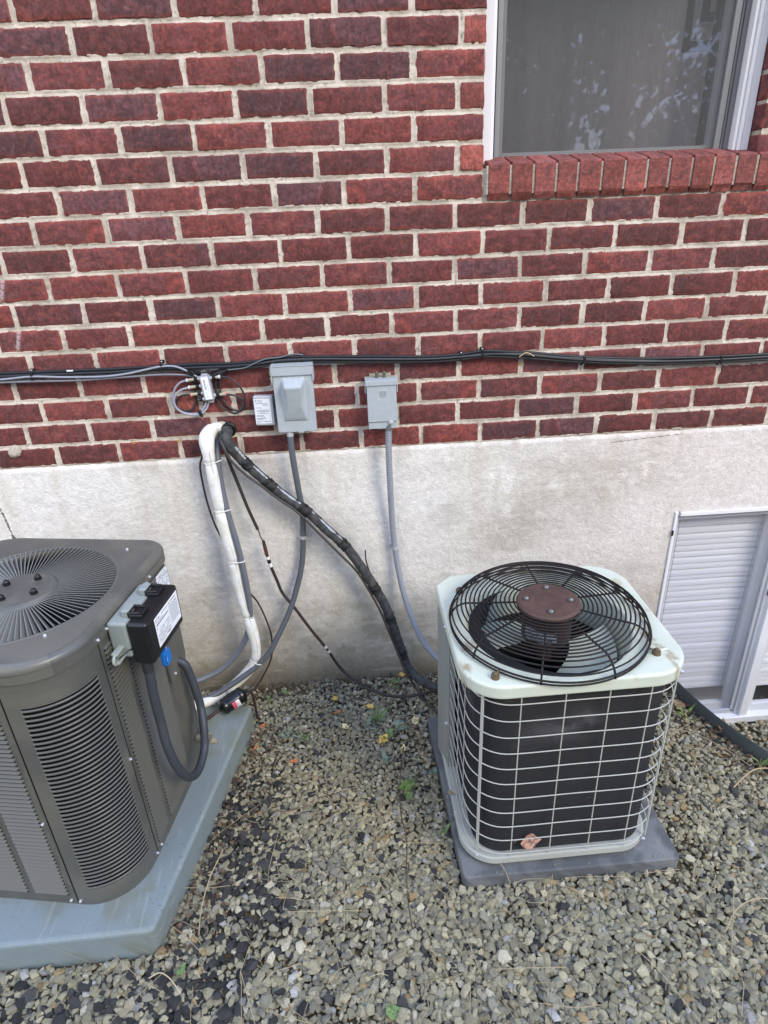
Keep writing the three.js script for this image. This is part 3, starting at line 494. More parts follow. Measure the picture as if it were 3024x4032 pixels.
const plastic = new THREE.MeshStandardMaterial({ roughness: 0.62, bumpMap: grainAt(18, 18), bumpScale: 0.0005, map: colorTex(512, 512, (x, y) => { const a = fbm(x / 64, y / 64, 701, 5, 8, 8), h = hash(x, y, 7), k = 0.97 + 0.06 * (h - 0.5) + 0.1 * (a - 0.5); let c = mix3([136, 149, 150], [126, 138, 138], a); c = mix3(c, [118, 118, 98], sm(0.52, 0.74, fbm(x / 50 + 3, y / 80, 705, 5)) * 0.5); c = mix3(c, [164, 172, 170], sm(0.68, 0.74, fbm(x / 4 + 9, y / 70, 707, 3)) * 0.35); if (vn(x / 2.2, y / 2.2, 709) > 0.975) c = c.map((q) => q * 0.6); return c.map((q) => q * k); }) });
pad(PAD_L, 0.09, 0.011, plastic, 'equipment_pad', 'thick grey green plastic pad under the dark grey air conditioner');
const concrete = new THREE.MeshStandardMaterial({ roughness: 0.85, bumpMap: grainAt(10, 10), bumpScale: 0.001, map: colorTex(512, 512, (x, y) => { const a = fbm(x / 40, y / 40, 711, 6), h = hash(x, y, 17), k = 0.94 + 0.1 * (h - 0.5); return mix3(mix3([122, 124, 123], [94, 96, 96], sm(0.4, 0.66, a)), [140, 140, 135], sm(0.66, 0.8, fbm(x / 22, y / 22, 713, 4)) * 0.5).map((q) => q * k); }) });
pad(PAD_R, 0.036, 0.005, concrete, 'equipment_pad', 'thin weathered grey slab under the cream topped air conditioner');

// ---------------------------------------------------------------- left air conditioner (dark grey, louvred)
const TH_L = 9.5 * Math.PI / 180, HL = 0.29, LB = 0.09, LT = 0.853; // turn, half width, foot and top of the jacket
const LPOS = [-0.011, 0, 0.618];
{
  const u = thing('air_conditioner', 'dark grey louvred air conditioner with a round fan grille on the left pad', 'air conditioner', LPOS, -TH_L);
  const paint = new THREE.MeshStandardMaterial({ roughness: 0.36, map: mottled([87, 87, 81], 0.12, 801, 256, [124, 120, 106]), bumpMap: grainAt(10, 10), bumpScale: 0.0003 });
  const RC = 0.135, SEAM = 0.154, CC = HL - RC;
  // plan of the jacket: rounded square; helper gives a bent sheet between two path lengths
  const plan = (inset) => { const r = RC - inset, pts = [], c = CC; // starts at the front seam, goes round the front right corner to the right side seam
    return (t) => { // t in 0..1 over straight, arc, straight
      const L1 = SEAM - RC, La = r * Math.PI / 2, T = L1 * 2 + La, d = t * T; if (d < L1) return [HL - SEAM + d, HL - inset, 0, 1]; if (d < L1 + La) { const a = Math.PI / 2 - (d - L1) / r; return [c + Math.cos(a) * r, c + Math.sin(a) * r, Math.cos(a), Math.sin(a)]; } return [HL - inset, CC - (d - L1 - La), 1, 0]; }; };
  const sheet = (t0, t1, y0, y1, inset, th, n = 20) => { const f = plan(inset), pos = [], idx = []; for (let i = 0; i <= n; i++) { const [x, z, nx, nz] = f(mix(t0, t1, i / n)); for (const [o, y] of [[0, y0], [0, y1], [th, y1], [th, y0]]) pos.push(x - nx * o, y, z - nz * o); } for (let i = 0; i < n; i++) for (let k = 0; k < 4; k++) { const a = i * 4 + k, b = i * 4 + (k + 1) % 4, c = a + 4, d = b + 4; idx.push(a, c, b, b, c, d); } idx.push(0, 1, 2, 0, 2, 3); const e = n * 4; idx.push(e, e + 2, e + 1, e, e + 3, e + 2); const g = new THREE.BufferGeometry(); g.setAttribute('position', new THREE.Float32BufferAttribute(pos, 3)); g.setAttribute('uv', new THREE.Float32BufferAttribute(new Float32Array(pos.length / 3 * 2).map((_, q) => pos[Math.floor(q / 2) * 3 + 1 + (q % 2)]), 2)); g.setIndex(idx); const ff = g.toNonIndexed(); ff.computeVertexNormals(); return mergeSmooth(ff, 0.8); };
  // inner dark body (coil)
  const core = new THREE.Shape(); core.copy(roundRect(2 * HL - 0.09, 2 * HL - 0.09, 0.1)); const cg = extr(core, LT - LB - 0.02, 0, 1, 8); cg.rotateX(-Math.PI / 2); cg.translate(0, LB + 0.01, 0); part('coil', cg, std([10, 10, 11], 0.9, { bumpMap: grayTex(8, 64, (x, y) => Math.sin(y / 64 * 6.283) * 0.5 + 0.5, [1, 220]), bumpScale: 0.001 }), u);
  // corner panel: bands above and below, margins, and the slats
  const ST = 0.768, SB = 0.15, NS = 45, step = (ST - SB) / NS;
  part('corner_panel', join([sheet(0.01, 0.99, ST, LT, 0, 0.002), sheet(0.01, 0.99, LB, SB, 0, 0.002), sheet(0.01, 0.16, SB, ST, 0, 0.002, 6), sheet(0.87, 0.99, SB, ST, 0, 0.002, 6)]), paint, u);
  { // slat: rolled lip, thicker at the lower edge
    const f = plan(0), n = 16, prof = [[-0.0022, -0.001], [-0.001, -0.0028], [0.0008, -0.0033], [0.0022, -0.0024], [0.0026, -0.0006], [0.0016, 0.0012], [-0.0002, 0.0021], [-0.0018, 0.0018], [-0.0022, -0.001]], m = prof.length, pos = [], idx = [];
    for (let i = 0; i <= n; i++) { const t = mix(0.155, 0.875, i / n), [x, z, nx, nz] = f(t); for (const [d, y] of prof) pos.push(x + nx * d, y, z + nz * d); }
    for (let i = 0; i < n; i++) for (let k = 0; k < m - 1; k++) { const a = i * m + k, b = a + 1, c = a + m, d = c + 1; idx.push(a, c, b, b, c, d); }
    const g = new THREE.BufferGeometry(); g.setAttribute('position', new THREE.Float32BufferAttribute(pos, 3)); g.setAttribute('uv', new THREE.Float32BufferAttribute(new Float32Array(pos.length / 3 * 2).fill(0.3), 2)); g.setIndex(idx); g.computeVertexNormals();
    for (let i = 0; i < NS; i++) part('slat', g, paint, u).position.y = SB + (i + 0.5) * step;
  }
  // flat louvred sides: right (+x) and front (+z); the other two are plain
  const seamGap = 0.0025, flat = (w) => bx(w, LT - LB, 0.0018, 0, (LT + LB) / 2, 0);
  const sideW = 2 * HL - SEAM - 0.069, sc = HL - SEAM - seamGap - sideW / 2; // centre along the side
  const rp = flat(sideW); rp.rotateY(Math.PI / 2); rp.translate(HL - 0.001, 0, sc); part('side_panel', rp, paint, u);
  const fp = flat(sideW - 0.066); fp.translate(sc + 0.033, 0, HL - 0.001); part('side_panel', fp, paint, u);
  part('rear_panel', join([bx(2 * HL - 0.2, LT - LB, 0.002, 0.033, (LT + LB) / 2, -HL + 0.002), bx(0.002, LT - LB, 2 * HL - 0.27, -HL + 0.002, (LT + LB) / 2, 0)]), paint, u);
  { const q = (x, z, a, r) => { const g = new THREE.CylinderGeometry(r, r, LT - LB, 14, 1, true, a, Math.PI / 2); g.translate(x, (LT + LB) / 2, z); return g; }; const rcm = std([87, 87, 81], 0.5, { side: THREE.DoubleSide }), k = HL - 0.1325, k2 = HL - 0.0665; for (const [x, z, a, r] of [[k2, -k2, Math.PI / 2, 0.066], [-k, -k, Math.PI, 0.132], [-k, k, -Math.PI / 2, 0.132]]) part('corner_panel', q(x, z, a, r), rcm, u); }
  { // pressed louvre: a hood that stands off the sheet at its lower edge
    const lou = (w) => { const c = 0.003, p = [[-w / 2, 0.0034, 0], [w / 2, 0.0034, 0], [w / 2 - c, -0.0012, 0.0064], [-w / 2 + c, -0.0012, 0.0064], [w / 2, -0.0026, 0], [-w / 2, -0.0026, 0]], pos = p.flat(), g = new THREE.BufferGeometry(); g.setAttribute('position', new THREE.Float32BufferAttribute(pos, 3)); g.setAttribute('uv', new THREE.Float32BufferAttribute(new Float32Array(12).fill(0.4), 2)); g.setIndex([0, 3, 2, 0, 2, 1, 3, 5, 4, 3, 4, 2, 0, 5, 3, 1, 2, 4]); const f = g.toNonIndexed(); f.computeVertexNormals(); return f; };
    const gapShade = (w) => bx(w - 0.004, 0.004, 0.0008, 0, -0.0078, 0.0004);  // dark strip painting the shade in the gap below each hood
    const dark = std([24, 24, 22], 0.9), colsR = [[0.166, 0.232], [0.25, 0.402]], nL = 50, y0 = 0.128, y1 = 0.815, dy = (y1 - y0) / nL;
    for (const [face, cols] of [['r', colsR], ['f', [[0.172, 0.268], [0.285, 0.40]]]]) for (const [a, b] of cols) { const w = b - a, g = lou(w), gm = gapShade(w), mid = HL - (a + b) / 2; for (let i = 0; i < nL; i++) { const l = part('louver', g, paint, u); const y = y0 + (i + 0.5) * dy; if (face === 'r') { l.position.set(HL + 0.0002, y, mid); l.rotation.y = Math.PI / 2; } else l.position.set(mid, y, HL + 0.0002); part('louver_shade', gm, dark, l); } }
  }
  // lid: rounded tray with a round opening
  const lidY = LT - 0.006, lidH = 0.038, R0 = 0.238, HX = 0.022;
  const plan2 = roundRect4(2 * HL + 0.012, 2 * HL + 0.012, [0.142, 0.142, 0.072, 0.142]); const hole = new THREE.Path(); hole.absarc(HX, 0, R0 - 0.018, 0, Math.PI * 2, true); plan2.holes.push(hole);
  const lg = extr(plan2, lidH, 0.018, 6, 28); lg.rotateX(-Math.PI / 2); lg.translate(0, lidY + 0.018, 0);
  part('lid', lg, paint, u);
  { const skirt = new THREE.Shape(); skirt.copy(roundRect4(2 * HL + 0.01, 2 * HL + 0.01, [0.139, 0.139, 0.07, 0.139])); const hk = new THREE.Path(); hk.copy(roundRect4(2 * HL + 0.004, 2 * HL + 0.004, [0.136, 0.136, 0.068, 0.136])); skirt.holes.push(hk); const sg = extr(skirt, 0.026, 0, 1, 28); sg.rotateX(-Math.PI / 2); sg.translate(0, LT - 0.014, 0); part('lid_skirt', sg, paint, u); }
  const top = lidY + lidH;
  part('grille_rim', new THREE.TorusGeometry(R0 - 0.006, 0.0055, 8, 64).rotateX(Math.PI / 2).translate(HX, top - 0.004, 0), paint, u);
  part('fan_shroud', new THREE.CylinderGeometry(R0 - 0.012, R0 - 0.02, 0.12, 48, 1, true).translate(HX, top - 0.07, 0), std([20, 20, 20], 0.8, { side: THREE.DoubleSide }), u);
  part('fan_well_bottom', new THREE.CircleGeometry(R0 - 0.02, 40).rotateX(-Math.PI / 2).translate(HX, top - 0.035, 0), std([10, 10, 10], 0.9), u);
  { // grille of raked radial vanes round a hub
    const vaneM = std([122, 124, 120], 0.34), r0 = 0.088, r1 = R0 - 0.01, NV = 104, L = r1 - r0, g = bx(L, 0.0135, 0.0022, (r0 + r1) / 2, 0, 0), p = g.attributes.position;
    for (let i = 0; i < p.count; i++) { const y = p.getY(i), x = p.getX(i); p.setZ(i, p.getZ(i) + y * 0.62); p.setY(i, y + (x - r0) / L * 0.003 - 0.004); } g.computeVertexNormals();
    for (let i = 0; i < NV; i++) { const v = part('vane', g, vaneM, u); v.position.set(HX, top - 0.004, 0); v.rotation.y = i / NV * Math.PI * 2; }
    const hub = new THREE.LatheGeometry([[0.0001, 0.006], [0.074, 0.006], [0.08, 0.004], [0.086, 0.0], [0.09, -0.006], [0.09, -0.018]].map((q) => new THREE.Vector2(...q)), 40); hub.translate(HX, top, 0); const h = part('hub', hub, paint, u);
    for (let i = 0; i < 4; i++) { const a = i * Math.PI / 2 + 0.35, b = part('cap_nut', join([new THREE.SphereGeometry(0.0085, 10, 8).translate(0, 0.007, 0), cyl(0.0095, 0.0095, 0.006, 6, 0, 0.002, 0)]), M.black, h); b.position.set(HX + Math.cos(a) * 0.052, top + 0.006, Math.sin(a) * 0.052); }
  }
  // access panel on the rear part of the right side, with its rating label
  const ps = new THREE.Shape(); { const a = HL - 0.524, b = HL - 0.412, y0 = 0.49, y1 = LT - 0.022, c = 0.03; ps.moveTo(-b, y0); ps.lineTo(-a - c, y0 + 0.002); ps.quadraticCurveTo(-a, y0 + 0.003, -a, y0 + c * 1.4); ps.lineTo(-a, y1); ps.lineTo(-b, y1); }
  const pg = extr(ps, 0.009, 0.002, 2, 6); pg.rotateY(Math.PI / 2); pg.translate(HL + 0.003, 0, 0); part('access_panel', pg, paint, u);
  const lab = canvasTex(256, 320, (c, W, H) => { c.fillStyle = '#dfe3e3'; c.fillRect(0, 0, W, H); c.fillStyle = '#9aa0a4'; c.fillRect(10, 14, W - 20, 3); c.fillStyle = '#5a6066'; const r = RNG(12); c.font = 'bold 15px sans-serif'; for (let y = 40; y < H - 20; y += 17) { let x = 16; while (x < W - 40) { const w = 14 + r() * 46; if (r() < 0.74) c.fillRect(x, y - 8, w, r() < 0.2 ? 8 : 5); x += w + 8; } if (r() < 0.25) c.fillRect(12, y + 5, W - 24, 2); } });
  part('rating_label', new THREE.PlaneGeometry(0.07, 0.095).rotateY(Math.PI / 2).translate(HL + 0.0105, 0.787, HL - 0.484), new THREE.MeshStandardMaterial({ map: lab, roughness: 0.4 }), u);
  // hex screws on seams and lid
  const scr = join([cyl(0.0045, 0.0045, 0.004, 6), new THREE.SphereGeometry(0.0036, 8, 6).translate(0, 0.002, 0)]), sR = scr.clone().rotateZ(-Math.PI / 2), sF = scr.clone().rotateX(Math.PI / 2);
  for (const [x, y, z, g] of [[HL + 0.006, LT - 0.002, HL - 0.19, sR], [HL + 0.006, LT - 0.004, HL - 0.148, sR], [HL + 0.006, LT - 0.01, HL - 0.405, sR], [HL + 0.006, LT - 0.002, HL - 0.425, sR], [HL + 0.001, 0.106, HL - 0.148, sR], [HL + 0.001, 0.106, HL - 0.175, sR], [HL + 0.001, 0.47, HL - 0.148, sR], [HL + 0.011, 0.51, HL - 0.436, sR], [HL + 0.001, 0.12, HL - 0.40, sR], [HL - 0.146, 0.106, HL + 0.001, sF], [HL - 0.172, 0.106, HL + 0.001, sF], [HL - 0.168, 0.4, HL + 0.001, sF]]) part('screw', g, M.zinc, u).position.set(x, y, z);
  for (const [x, z] of [[0.2, 0.18], [0.2, -0.22], [-0.2, 0.2]]) part('screw', scr, M.zinc, u).position.set(x, top + 0.001, z);
  // service valves at the rear foot
  part('service_valve', join([between([HL + 0.004, 0.2, -0.2], [HL + 0.05, 0.2, -0.2], 0.013, 8), between([HL + 0.03, 0.19, -0.2], [HL + 0.03, 0.235, -0.2], 0.009, 6)]), std([150, 146, 132], 0.45, { metalness: 0.5 }), u);
  part('service_valve', join([between([HL + 0.004, 0.15, -0.235], [HL + 0.05, 0.15, -0.235], 0.009, 8), between([HL + 0.03, 0.145, -0.235], [HL + 0.03, 0.18, -0.235], 0.007, 6)]), M.brass, u);
}
// the surge protector clamped on the side of that unit, its tag and its conduit
const onL = (s, y, off) => { const c = Math.cos(TH_L), n = Math.sin(TH_L), lx = HL + off, lz = HL - s; return [LPOS[0] + lx * c - lz * n, y, LPOS[2] + lx * n + lz * c]; };
{
  const p = onL(0.279, 0.812, 0.004), o = thing('junction_box', 'grey and black junction box with printed label on the dark grey air conditioner', 'junction box', p, Math.PI / 2 - TH_L);
  // local: x to the right seen from outside, z outward
  const gp = std([136, 144, 138], 0.5), bp = std([20, 21, 23], 0.38);
  part('back_half', join([bx(0.18, 0.10, 0.05, 0, 0.004, 0.027, 0.008), bx(0.036, 0.022, 0.022, -0.045, 0.062, 0.04, 0.006), bx(0.036, 0.022, 0.022, 0.05, 0.062, 0.04, 0.006)]), gp, o);
  part('mounting_ear', join([bx(0.04, 0.007, 0.016, -0.105, -0.012, 0.028, 0.002), bx(0.04, 0.007, 0.016, -0.105, -0.036, 0.028, 0.002), new THREE.TorusGeometry(0.0115, 0.004, 8, 20, 3.6).rotateZ(1.35).translate(-0.124, -0.024, 0.03)]), std([150, 156, 144], 0.5), o);
  part('front_cover', bx(0.184, 0.118, 0.052, 0.0, -0.004, 0.079, 0.009), bp, o);
  for (const x of [-0.045, 0.05]) part('clasp', join([bx(0.042, 0.01, 0.03, x, 0.058, 0.068, 0.003), bx(0.008, 0.018, 0.032, x - 0.015, 0.06, 0.062, 0.003), bx(0.008, 0.018, 0.032, x + 0.015, 0.06, 0.062, 0.003), bx(0.03, 0.005, 0.008, x, 0.067, 0.05, 0.002)]), bp, o);
  const t = canvasTex(512, 320, (c, W, H) => { c.fillStyle = '#e8eaec'; c.fillRect(0, 0, W, H); c.fillStyle = '#2a2d30'; c.font = 'bold 34px sans-serif'; c.fillText('E·T·N', 22, 48); c.fillStyle = '#4a4d50'; c.fillRect(150, 30, 130, 7); c.fillRect(22, 62, 150, 6); c.fillRect(22, 84, 262, 13); c.font = 'bold 26px sans-serif'; c.fillText('K', 22, 136); c.strokeStyle = '#8a8d90'; c.lineWidth = 2; c.strokeRect(300, 14, 2, 236); const r = RNG(5); for (let y = 60; y < 262; y += 11) { let x = 316; while (x < 486) { const w = 12 + r() * 44; c.fillRect(x, y, Math.min(w, 492 - x), 4); x += w + 6; } } for (let y = 150; y < 300; y += 12) { let x = y < 190 ? 60 : 22; while (x < 280) { const w = 14 + r() * 50; if (r() < 0.8) c.fillRect(x, y, Math.min(w, 284 - x), 4); x += w + 6; } } c.fillStyle = '#2a2d30'; c.beginPath(); c.moveTo(318, 44); c.lineTo(344, 44); c.lineTo(318, 22); c.fill(); c.fillRect(350, 28, 120, 8); c.fillRect(200, 285, 70, 6); });
  part('printed_label', new THREE.PlaneGeometry(0.134, 0.083).translate(0.012, 0.002, 0.1062), new THREE.MeshStandardMaterial({ map: t, roughness: 0.35 }), o);
  part('lead_wire', tube([[-0.122, -0.024, 0.035], [-0.11, -0.014, 0.05], [-0.1, -0.012, 0.056], [-0.088, -0.02, 0.056]], 0.0018, 20, 6), M.black, o);
  part('hanging_clip', join([bx(0.085, 0.004, 0.012, 0.043, -0.068, 0.08, 0.0015)]), std([150, 152, 140], 0.5), o);
  // tag on a wire under the box
  const tg = new THREE.Shape(); tg.moveTo(-0.017, 0.02); tg.lineTo(0.012, 0.022); tg.quadraticCurveTo(0.02, 0.014, 0.0185, -0.012); tg.quadraticCurveTo(0.016, -0.021, 0.004, -0.022); tg.lineTo(-0.012, -0.021); tg.lineTo(-0.017, -0.012);
  const tagO = thing('tag', 'blue plastic tag hanging on a wire below the black junction box', 'tag', onL(0.283, 0.696, 0.085), Math.PI / 2 - TH_L);
  const tagM = std([24, 110, 190], 0.35); part('plate', extr(tg, 0.012, 0.0025, 2, 6).translate(0, 0, -0.004).scale(1.05, 1.05, 1), tagM, tagO);
  const tt = canvasTex(256, 64, (c, W, H) => { c.fillStyle = '#1870be'; c.fillRect(0, 0, W, H); c.fillStyle = '#b9d6ee'; c.font = 'bold 44px sans-serif'; c.fillText('AZSON', 40, 48); });
  part('lettering', new THREE.PlaneGeometry(0.028, 0.007).rotateZ(-Math.PI / 2).translate(-0.0105, -0.001, 0.0084), new THREE.MeshStandardMaterial({ map: tt, roughness: 0.4 }), tagO);
  part('wire_loop', tube([[0.0, 0.018, 0.003], [0.002, 0.034, 0.004], [0.006, 0.042, 0.002], [0.009, 0.034, 0.001], [0.006, 0.019, 0.002]], 0.0009, 30, 5), M.zinc, tagO);
  const whip = [[0.336, 0.775, 0.762], [0.338, 0.71, 0.764], [0.333, 0.642, 0.76], [0.329, 0.541, 0.75], [0.333, 0.461, 0.757], [0.34, 0.377, 0.748], [0.351, 0.29, 0.713], [0.359, 0.245, 0.652], [0.366, 0.258, 0.58], [0.366, 0.315, 0.543], [0.357, 0.359, 0.506], [0.349, 0.421, 0.497], [0.34, 0.474, 0.49], [0.328, 0.515, 0.487], [0.29, 0.535, 0.485]];
  const cn = thing('conduit', 'dark grey flexible conduit looping down from the black junction box to the unit panel', 'conduit');
  part('hose', tube(whip, 0.0125, 120, 14), std([58, 62, 68], 0.55), cn); part('fitting', between([0.336, 0.775, 0.762], [0.338, 0.715, 0.764], 0.0135, 12), std([40, 42, 45], 0.5), cn);
}

// ---------------------------------------------------------------- right air conditioner (cream top, wire guard)
const RPOS = [1.389, 0, 0.64];
{
  const u = thing('air_conditioner', 'older cream topped air conditioner with wire guard and black fan grille by the basement window', 'air conditioner', RPOS, 0.012);
  const W = 0.556, D = 0.502, hw = W / 2, hd = D / 2, B = 0.048, T = 0.70, RC = 0.1;
  const cream = new THREE.MeshStandardMaterial({ roughness: 0.48, map: colorTex(512, 512, (x, y) => { const a = fbm(x / 70, y / 70, 901, 5), h = hash(x, y, 3); let c = mix3([206, 212, 194], [192, 198, 178], a); c = mix3(c, [150, 128, 84], sm(0.66, 0.85, fbm(x / 30, y / 30, 905, 4)) * 0.3); { let q = x / 512, w = y / 512 - 0.98; q = q > 0.5 ? q - 1 : q; w = w < -0.5 ? w + 1 : w; const rr = Math.hypot(q / 1.4 + 0.016, w / 1.4 - 0.018); c = mix3(c, [122, 96, 66], (1 - sm(0.004, 0.02, Math.abs(rr - 0.262 + 0.02 * (a - 0.5)))) * sm(0.35, 0.65, fbm(x / 18, y / 18, 907, 4)) * 0.55); } return c.map((q) => q * (0.985 + 0.03 * h)); }), bumpMap: grainAt(8, 8), bumpScale: 0.0002 });
  const creamPlain = std([196, 198, 188], 0.5, { map: mottled([226, 226, 222], 0.06, 911) });
  // outline: rounded at the front and right rear, chamfered at the left rear, in (x, -z)
  const outline = (o, r) => { const s = new THREE.Shape(), a = -hw - o, b = hw + o, f = -hd - o, k = hd + o; s.moveTo(a + r, f); s.lineTo(b - r, f); s.absarc(b - r, f + r, r, -Math.PI / 2, 0); s.lineTo(b, k - r); s.absarc(b - r, k - r, r, 0, Math.PI / 2); s.lineTo(a + 0.052, k); s.lineTo(a, k - 0.052); s.lineTo(a, f + r); s.absarc(a + r, f + r, r, Math.PI, Math.PI * 1.5); return s; };
  const base = outline(-0.004, RC - 0.002); const bg = extr(base, 0.026, 0.004, 2, 10); bg.rotateX(-Math.PI / 2); bg.translate(0, B + 0.004, 0); part('base_pan', bg, creamPlain, u);
  // coil: dark finned block
  const fins = grayTex(16, 256, (x, y) => 0.5 + 0.5 * Math.sin(y / 256 * 6.283 * 32), [1, 10]), finC = colorTex(512, 1024, (x, y) => { const k = 0.5 + 0.5 * Math.sin(y / 1024 * 6.283 * 155), a = fbm(x / 60, y / 60, 921, 5), v = vn(x / 5, y / 160, 923); let c = [11 + 22 * k, 11 + 21 * k, 13 + 23 * k]; const bl = Math.exp(-(((x - 300) / 60) ** 2) - (((y - 745) / 55) ** 2)) + 0.7 * Math.exp(-(((x - 345) / 26) ** 2) - (((y - 800) / 60) ** 2)); c = mix3(c, [120, 116, 118], clamp(bl * sm(0.3, 0.62, a + 0.12 * vn(x / 6, y / 40, 925)) * 0.75) * (0.55 + 0.45 * k)); c = mix3(c, [80, 76, 76], sm(0.66, 0.85, a) * 0.35 * (0.4 + 0.6 * k)); if (v > 0.93) c = c.map((q) => q * 0.5); c = mix3(c, [130, 126, 124], sm(0.84, 0.9, fbm(x / 14, y / 18, 927, 3)) * 0.5); return c; }, [1.6, 1.4]);
  const cs = outline(-0.022, RC - 0.02); { const k = new THREE.Path(); k.absarc(0, 0, 0.208, 0, Math.PI * 2, true); cs.holes.push(k); } const cg = extr(cs, T - B - 0.05, 0, 1, 10); cg.rotateX(-Math.PI / 2); cg.scale(0.962, 1, 1); cg.translate(0.009, B + 0.03, 0);
  { const p = cg.attributes.position, uv = cg.attributes.uv; for (let i = 0; i < p.count; i++) uv.setXY(i, p.getX(i) * 0.8 - p.getZ(i), p.getY(i)); }
  part('coil', cg, new THREE.MeshStandardMaterial({ map: finC, bumpMap: fins, bumpScale: 0.0015, roughness: 0.7 }), u);
  // lid: dished sheet with a skirt and a round throat
  const RH = 0.222, lid = outline(0.008, RC + 0.006), hole = new THREE.Path(); const GX = -0.016, GZ = 0.018; hole.absarc(GX, -GZ, RH - 0.006, 0, Math.PI * 2, true); lid.holes.push(hole);
  const lg = extr(lid, 0.04, 0.0075, 4, 24); lg.rotateX(-Math.PI / 2); lg.translate(0, T - 0.04 + 0.0075, 0);
  { const p = lg.attributes.position, uv = lg.attributes.uv; for (let i = 0; i < p.count; i++) uv.setXY(i, p.getX(i) * 1.4, p.getZ(i) * 1.4 + p.getY(i)); }
  part('lid', lg, cream, u);
  for (const [x, z, a] of [[0.222, 0.17, 0.1], [-0.19, 0.2, 2.3], [-0.205, -0.19, 0.8]]) { const r = part('stiffening_rib', capped([[-0.024, 0, 0], [0.024, 0, 0]], 0.0045, 4, 8), cream, u); r.position.set(x, T - 0.0015, z); r.rotation.y = a; }
  part('throat', new THREE.LatheGeometry([[RH + 0.003, 0], [RH - 0.006, -0.007], [RH - 0.014, -0.024], [0.199, -0.05], [0.196, -0.1]].map((q) => new THREE.Vector2(...q)), 56).translate(GX, T - 0.002, GZ), std([182, 190, 172], 0.55, { side: THREE.DoubleSide }), u);
  part('fan_housing', join([new THREE.CylinderGeometry(0.2, 0.2, 0.34, 40, 1, true).translate(0, T - 0.275, 0), new THREE.CircleGeometry(0.2, 40).rotateX(-Math.PI / 2).translate(0, T - 0.44, 0)]), std([34, 36, 35], 0.85, { side: THREE.DoubleSide }), u);
  // motor under the grille, its label, and the fan
  const mt = part('motor', join([cyl(0.066, 0.066, 0.095, 30, GX, T + 0.008, GZ), cyl(0.02, 0.02, 0.08, 12, GX, T - 0.075, GZ)]), std([74, 50, 45], 0.55), u);
  const ml = canvasTex(256, 128, (c, w, h) => { c.fillStyle = '#b4bac0'; c.fillRect(0, 0, w, h); c.fillStyle = '#30363c'; const r = RNG(8); for (let y = 10; y < h - 8; y += 16) { let x = 8; while (x < w - 20) { const q = 12 + r() * 40; if (r() < 0.8) c.fillRect(x, y, q, r() < 0.3 ? 10 : 6); x += q + 7; } } c.font = 'bold 18px sans-serif'; });
  { const g = new THREE.CylinderGeometry(0.0668, 0.0668, 0.036, 20, 1, true, -1.25, 1.35); g.translate(GX, T - 0.006, GZ); part('motor_label', g, new THREE.MeshStandardMaterial({ map: ml, roughness: 0.5 }), mt); }
  const bladeM = std([186, 192, 174], 0.5, { side: THREE.DoubleSide });
  for (let k = 0; k < 2; k++) { const g = new THREE.PlaneGeometry(1, 1, 10, 14), p = g.attributes.position; for (let i = 0; i < p.count; i++) { const r = 0.066 + (p.getX(i) + 0.5) * 0.124, a = p.getY(i) * (1.5 + 0.5 * (p.getX(i) + 0.5)); p.setXYZ(i, r * Math.cos(a), -a * 0.045 + 0.01 * Math.cos(a * 2), r * Math.sin(a)); } g.computeVertexNormals(); const b = part('fan_blade', g, bladeM, u); b.position.set(GX, T - 0.1, GZ); b.rotation.y = -0.75 - k * Math.PI; }
  // grille: concentric rings over ribs, hub plate with four bolts
  const wireM = std([36, 32, 30], 0.55, { metalness: 0.25, map: mottled([190, 176, 166], 0.35, 931) });
  const RG = 0.262, dz = (r) => { const t = clamp((r - 0.075) / (RG - 0.075)); return 0.066 - 0.012 * t - 0.05 * Math.pow(Math.max(0, (t - 0.78) / 0.22), 2.2) * 0.75; };
  for (let i = 0; i < 16; i++) { const r = i < 14 ? mix(0.091, 0.243, i / 13) : i === 14 ? 0.256 : RG, y = i < 14 ? dz(r) : i === 14 ? 0.031 : 0.016; part('ring_wire', new THREE.TorusGeometry(r, i === 15 ? 0.0027 : 0.0023, 6, 72).rotateX(Math.PI / 2).translate(GX, T + y, GZ), wireM, u); }
  part('ring_wire', new THREE.TorusGeometry(RG - 0.001, 0.0024, 6, 72).rotateX(Math.PI / 2).translate(GX, T + 0.006, GZ), wireM, u);
  for (let i = 0; i < 9; i++) { const a = i / 9 * Math.PI * 2 + 0.53, pts = []; for (const r of [0.07, 0.12, 0.18, 0.225, 0.245, 0.257, 0.2615]) pts.push([GX + Math.cos(a) * r, T + dz(r) - 0.0035 - (r > 0.26 ? 0.006 : 0), GZ + Math.sin(a) * r]); pts.push([GX + Math.cos(a) * RG, T + 0.004, GZ + Math.sin(a) * RG]); part('rib_wire', tube(pts, 0.0028, 24, 6), wireM, u); }
  const hp = new THREE.LatheGeometry([[0.0001, -0.001], [0.034, -0.001], [0.037, -0.0025], [0.04, -0.0005], [0.074, 0.0], [0.082, -0.002], [0.085, -0.008], [0.084, -0.014]].map((q) => new THREE.Vector2(...q)), 48); hp.translate(GX, T + 0.072, GZ);
  const hub = part('hub_plate', hp, M.rust, u);
  for (let i = 0; i < 4; i++) { const a = i * Math.PI / 2 + 0.2, x = GX + Math.cos(a) * 0.058, z = GZ + Math.sin(a) * 0.058; part('bolt', join([new THREE.SphereGeometry(0.0072, 10, 8).scale(1, 0.8, 1).translate(x, T + 0.0745, z), cyl(0.0082, 0.0082, 0.003, 16, x, T + 0.073, z)]), std([120, 118, 114], 0.4, { metalness: 0.6 }), hub); part('bolt_recess', new THREE.TorusGeometry(0.0105, 0.0022, 6, 20).rotateX(Math.PI / 2).translate(x, T + 0.0718, z), std([70, 52, 46], 0.8), hub); }
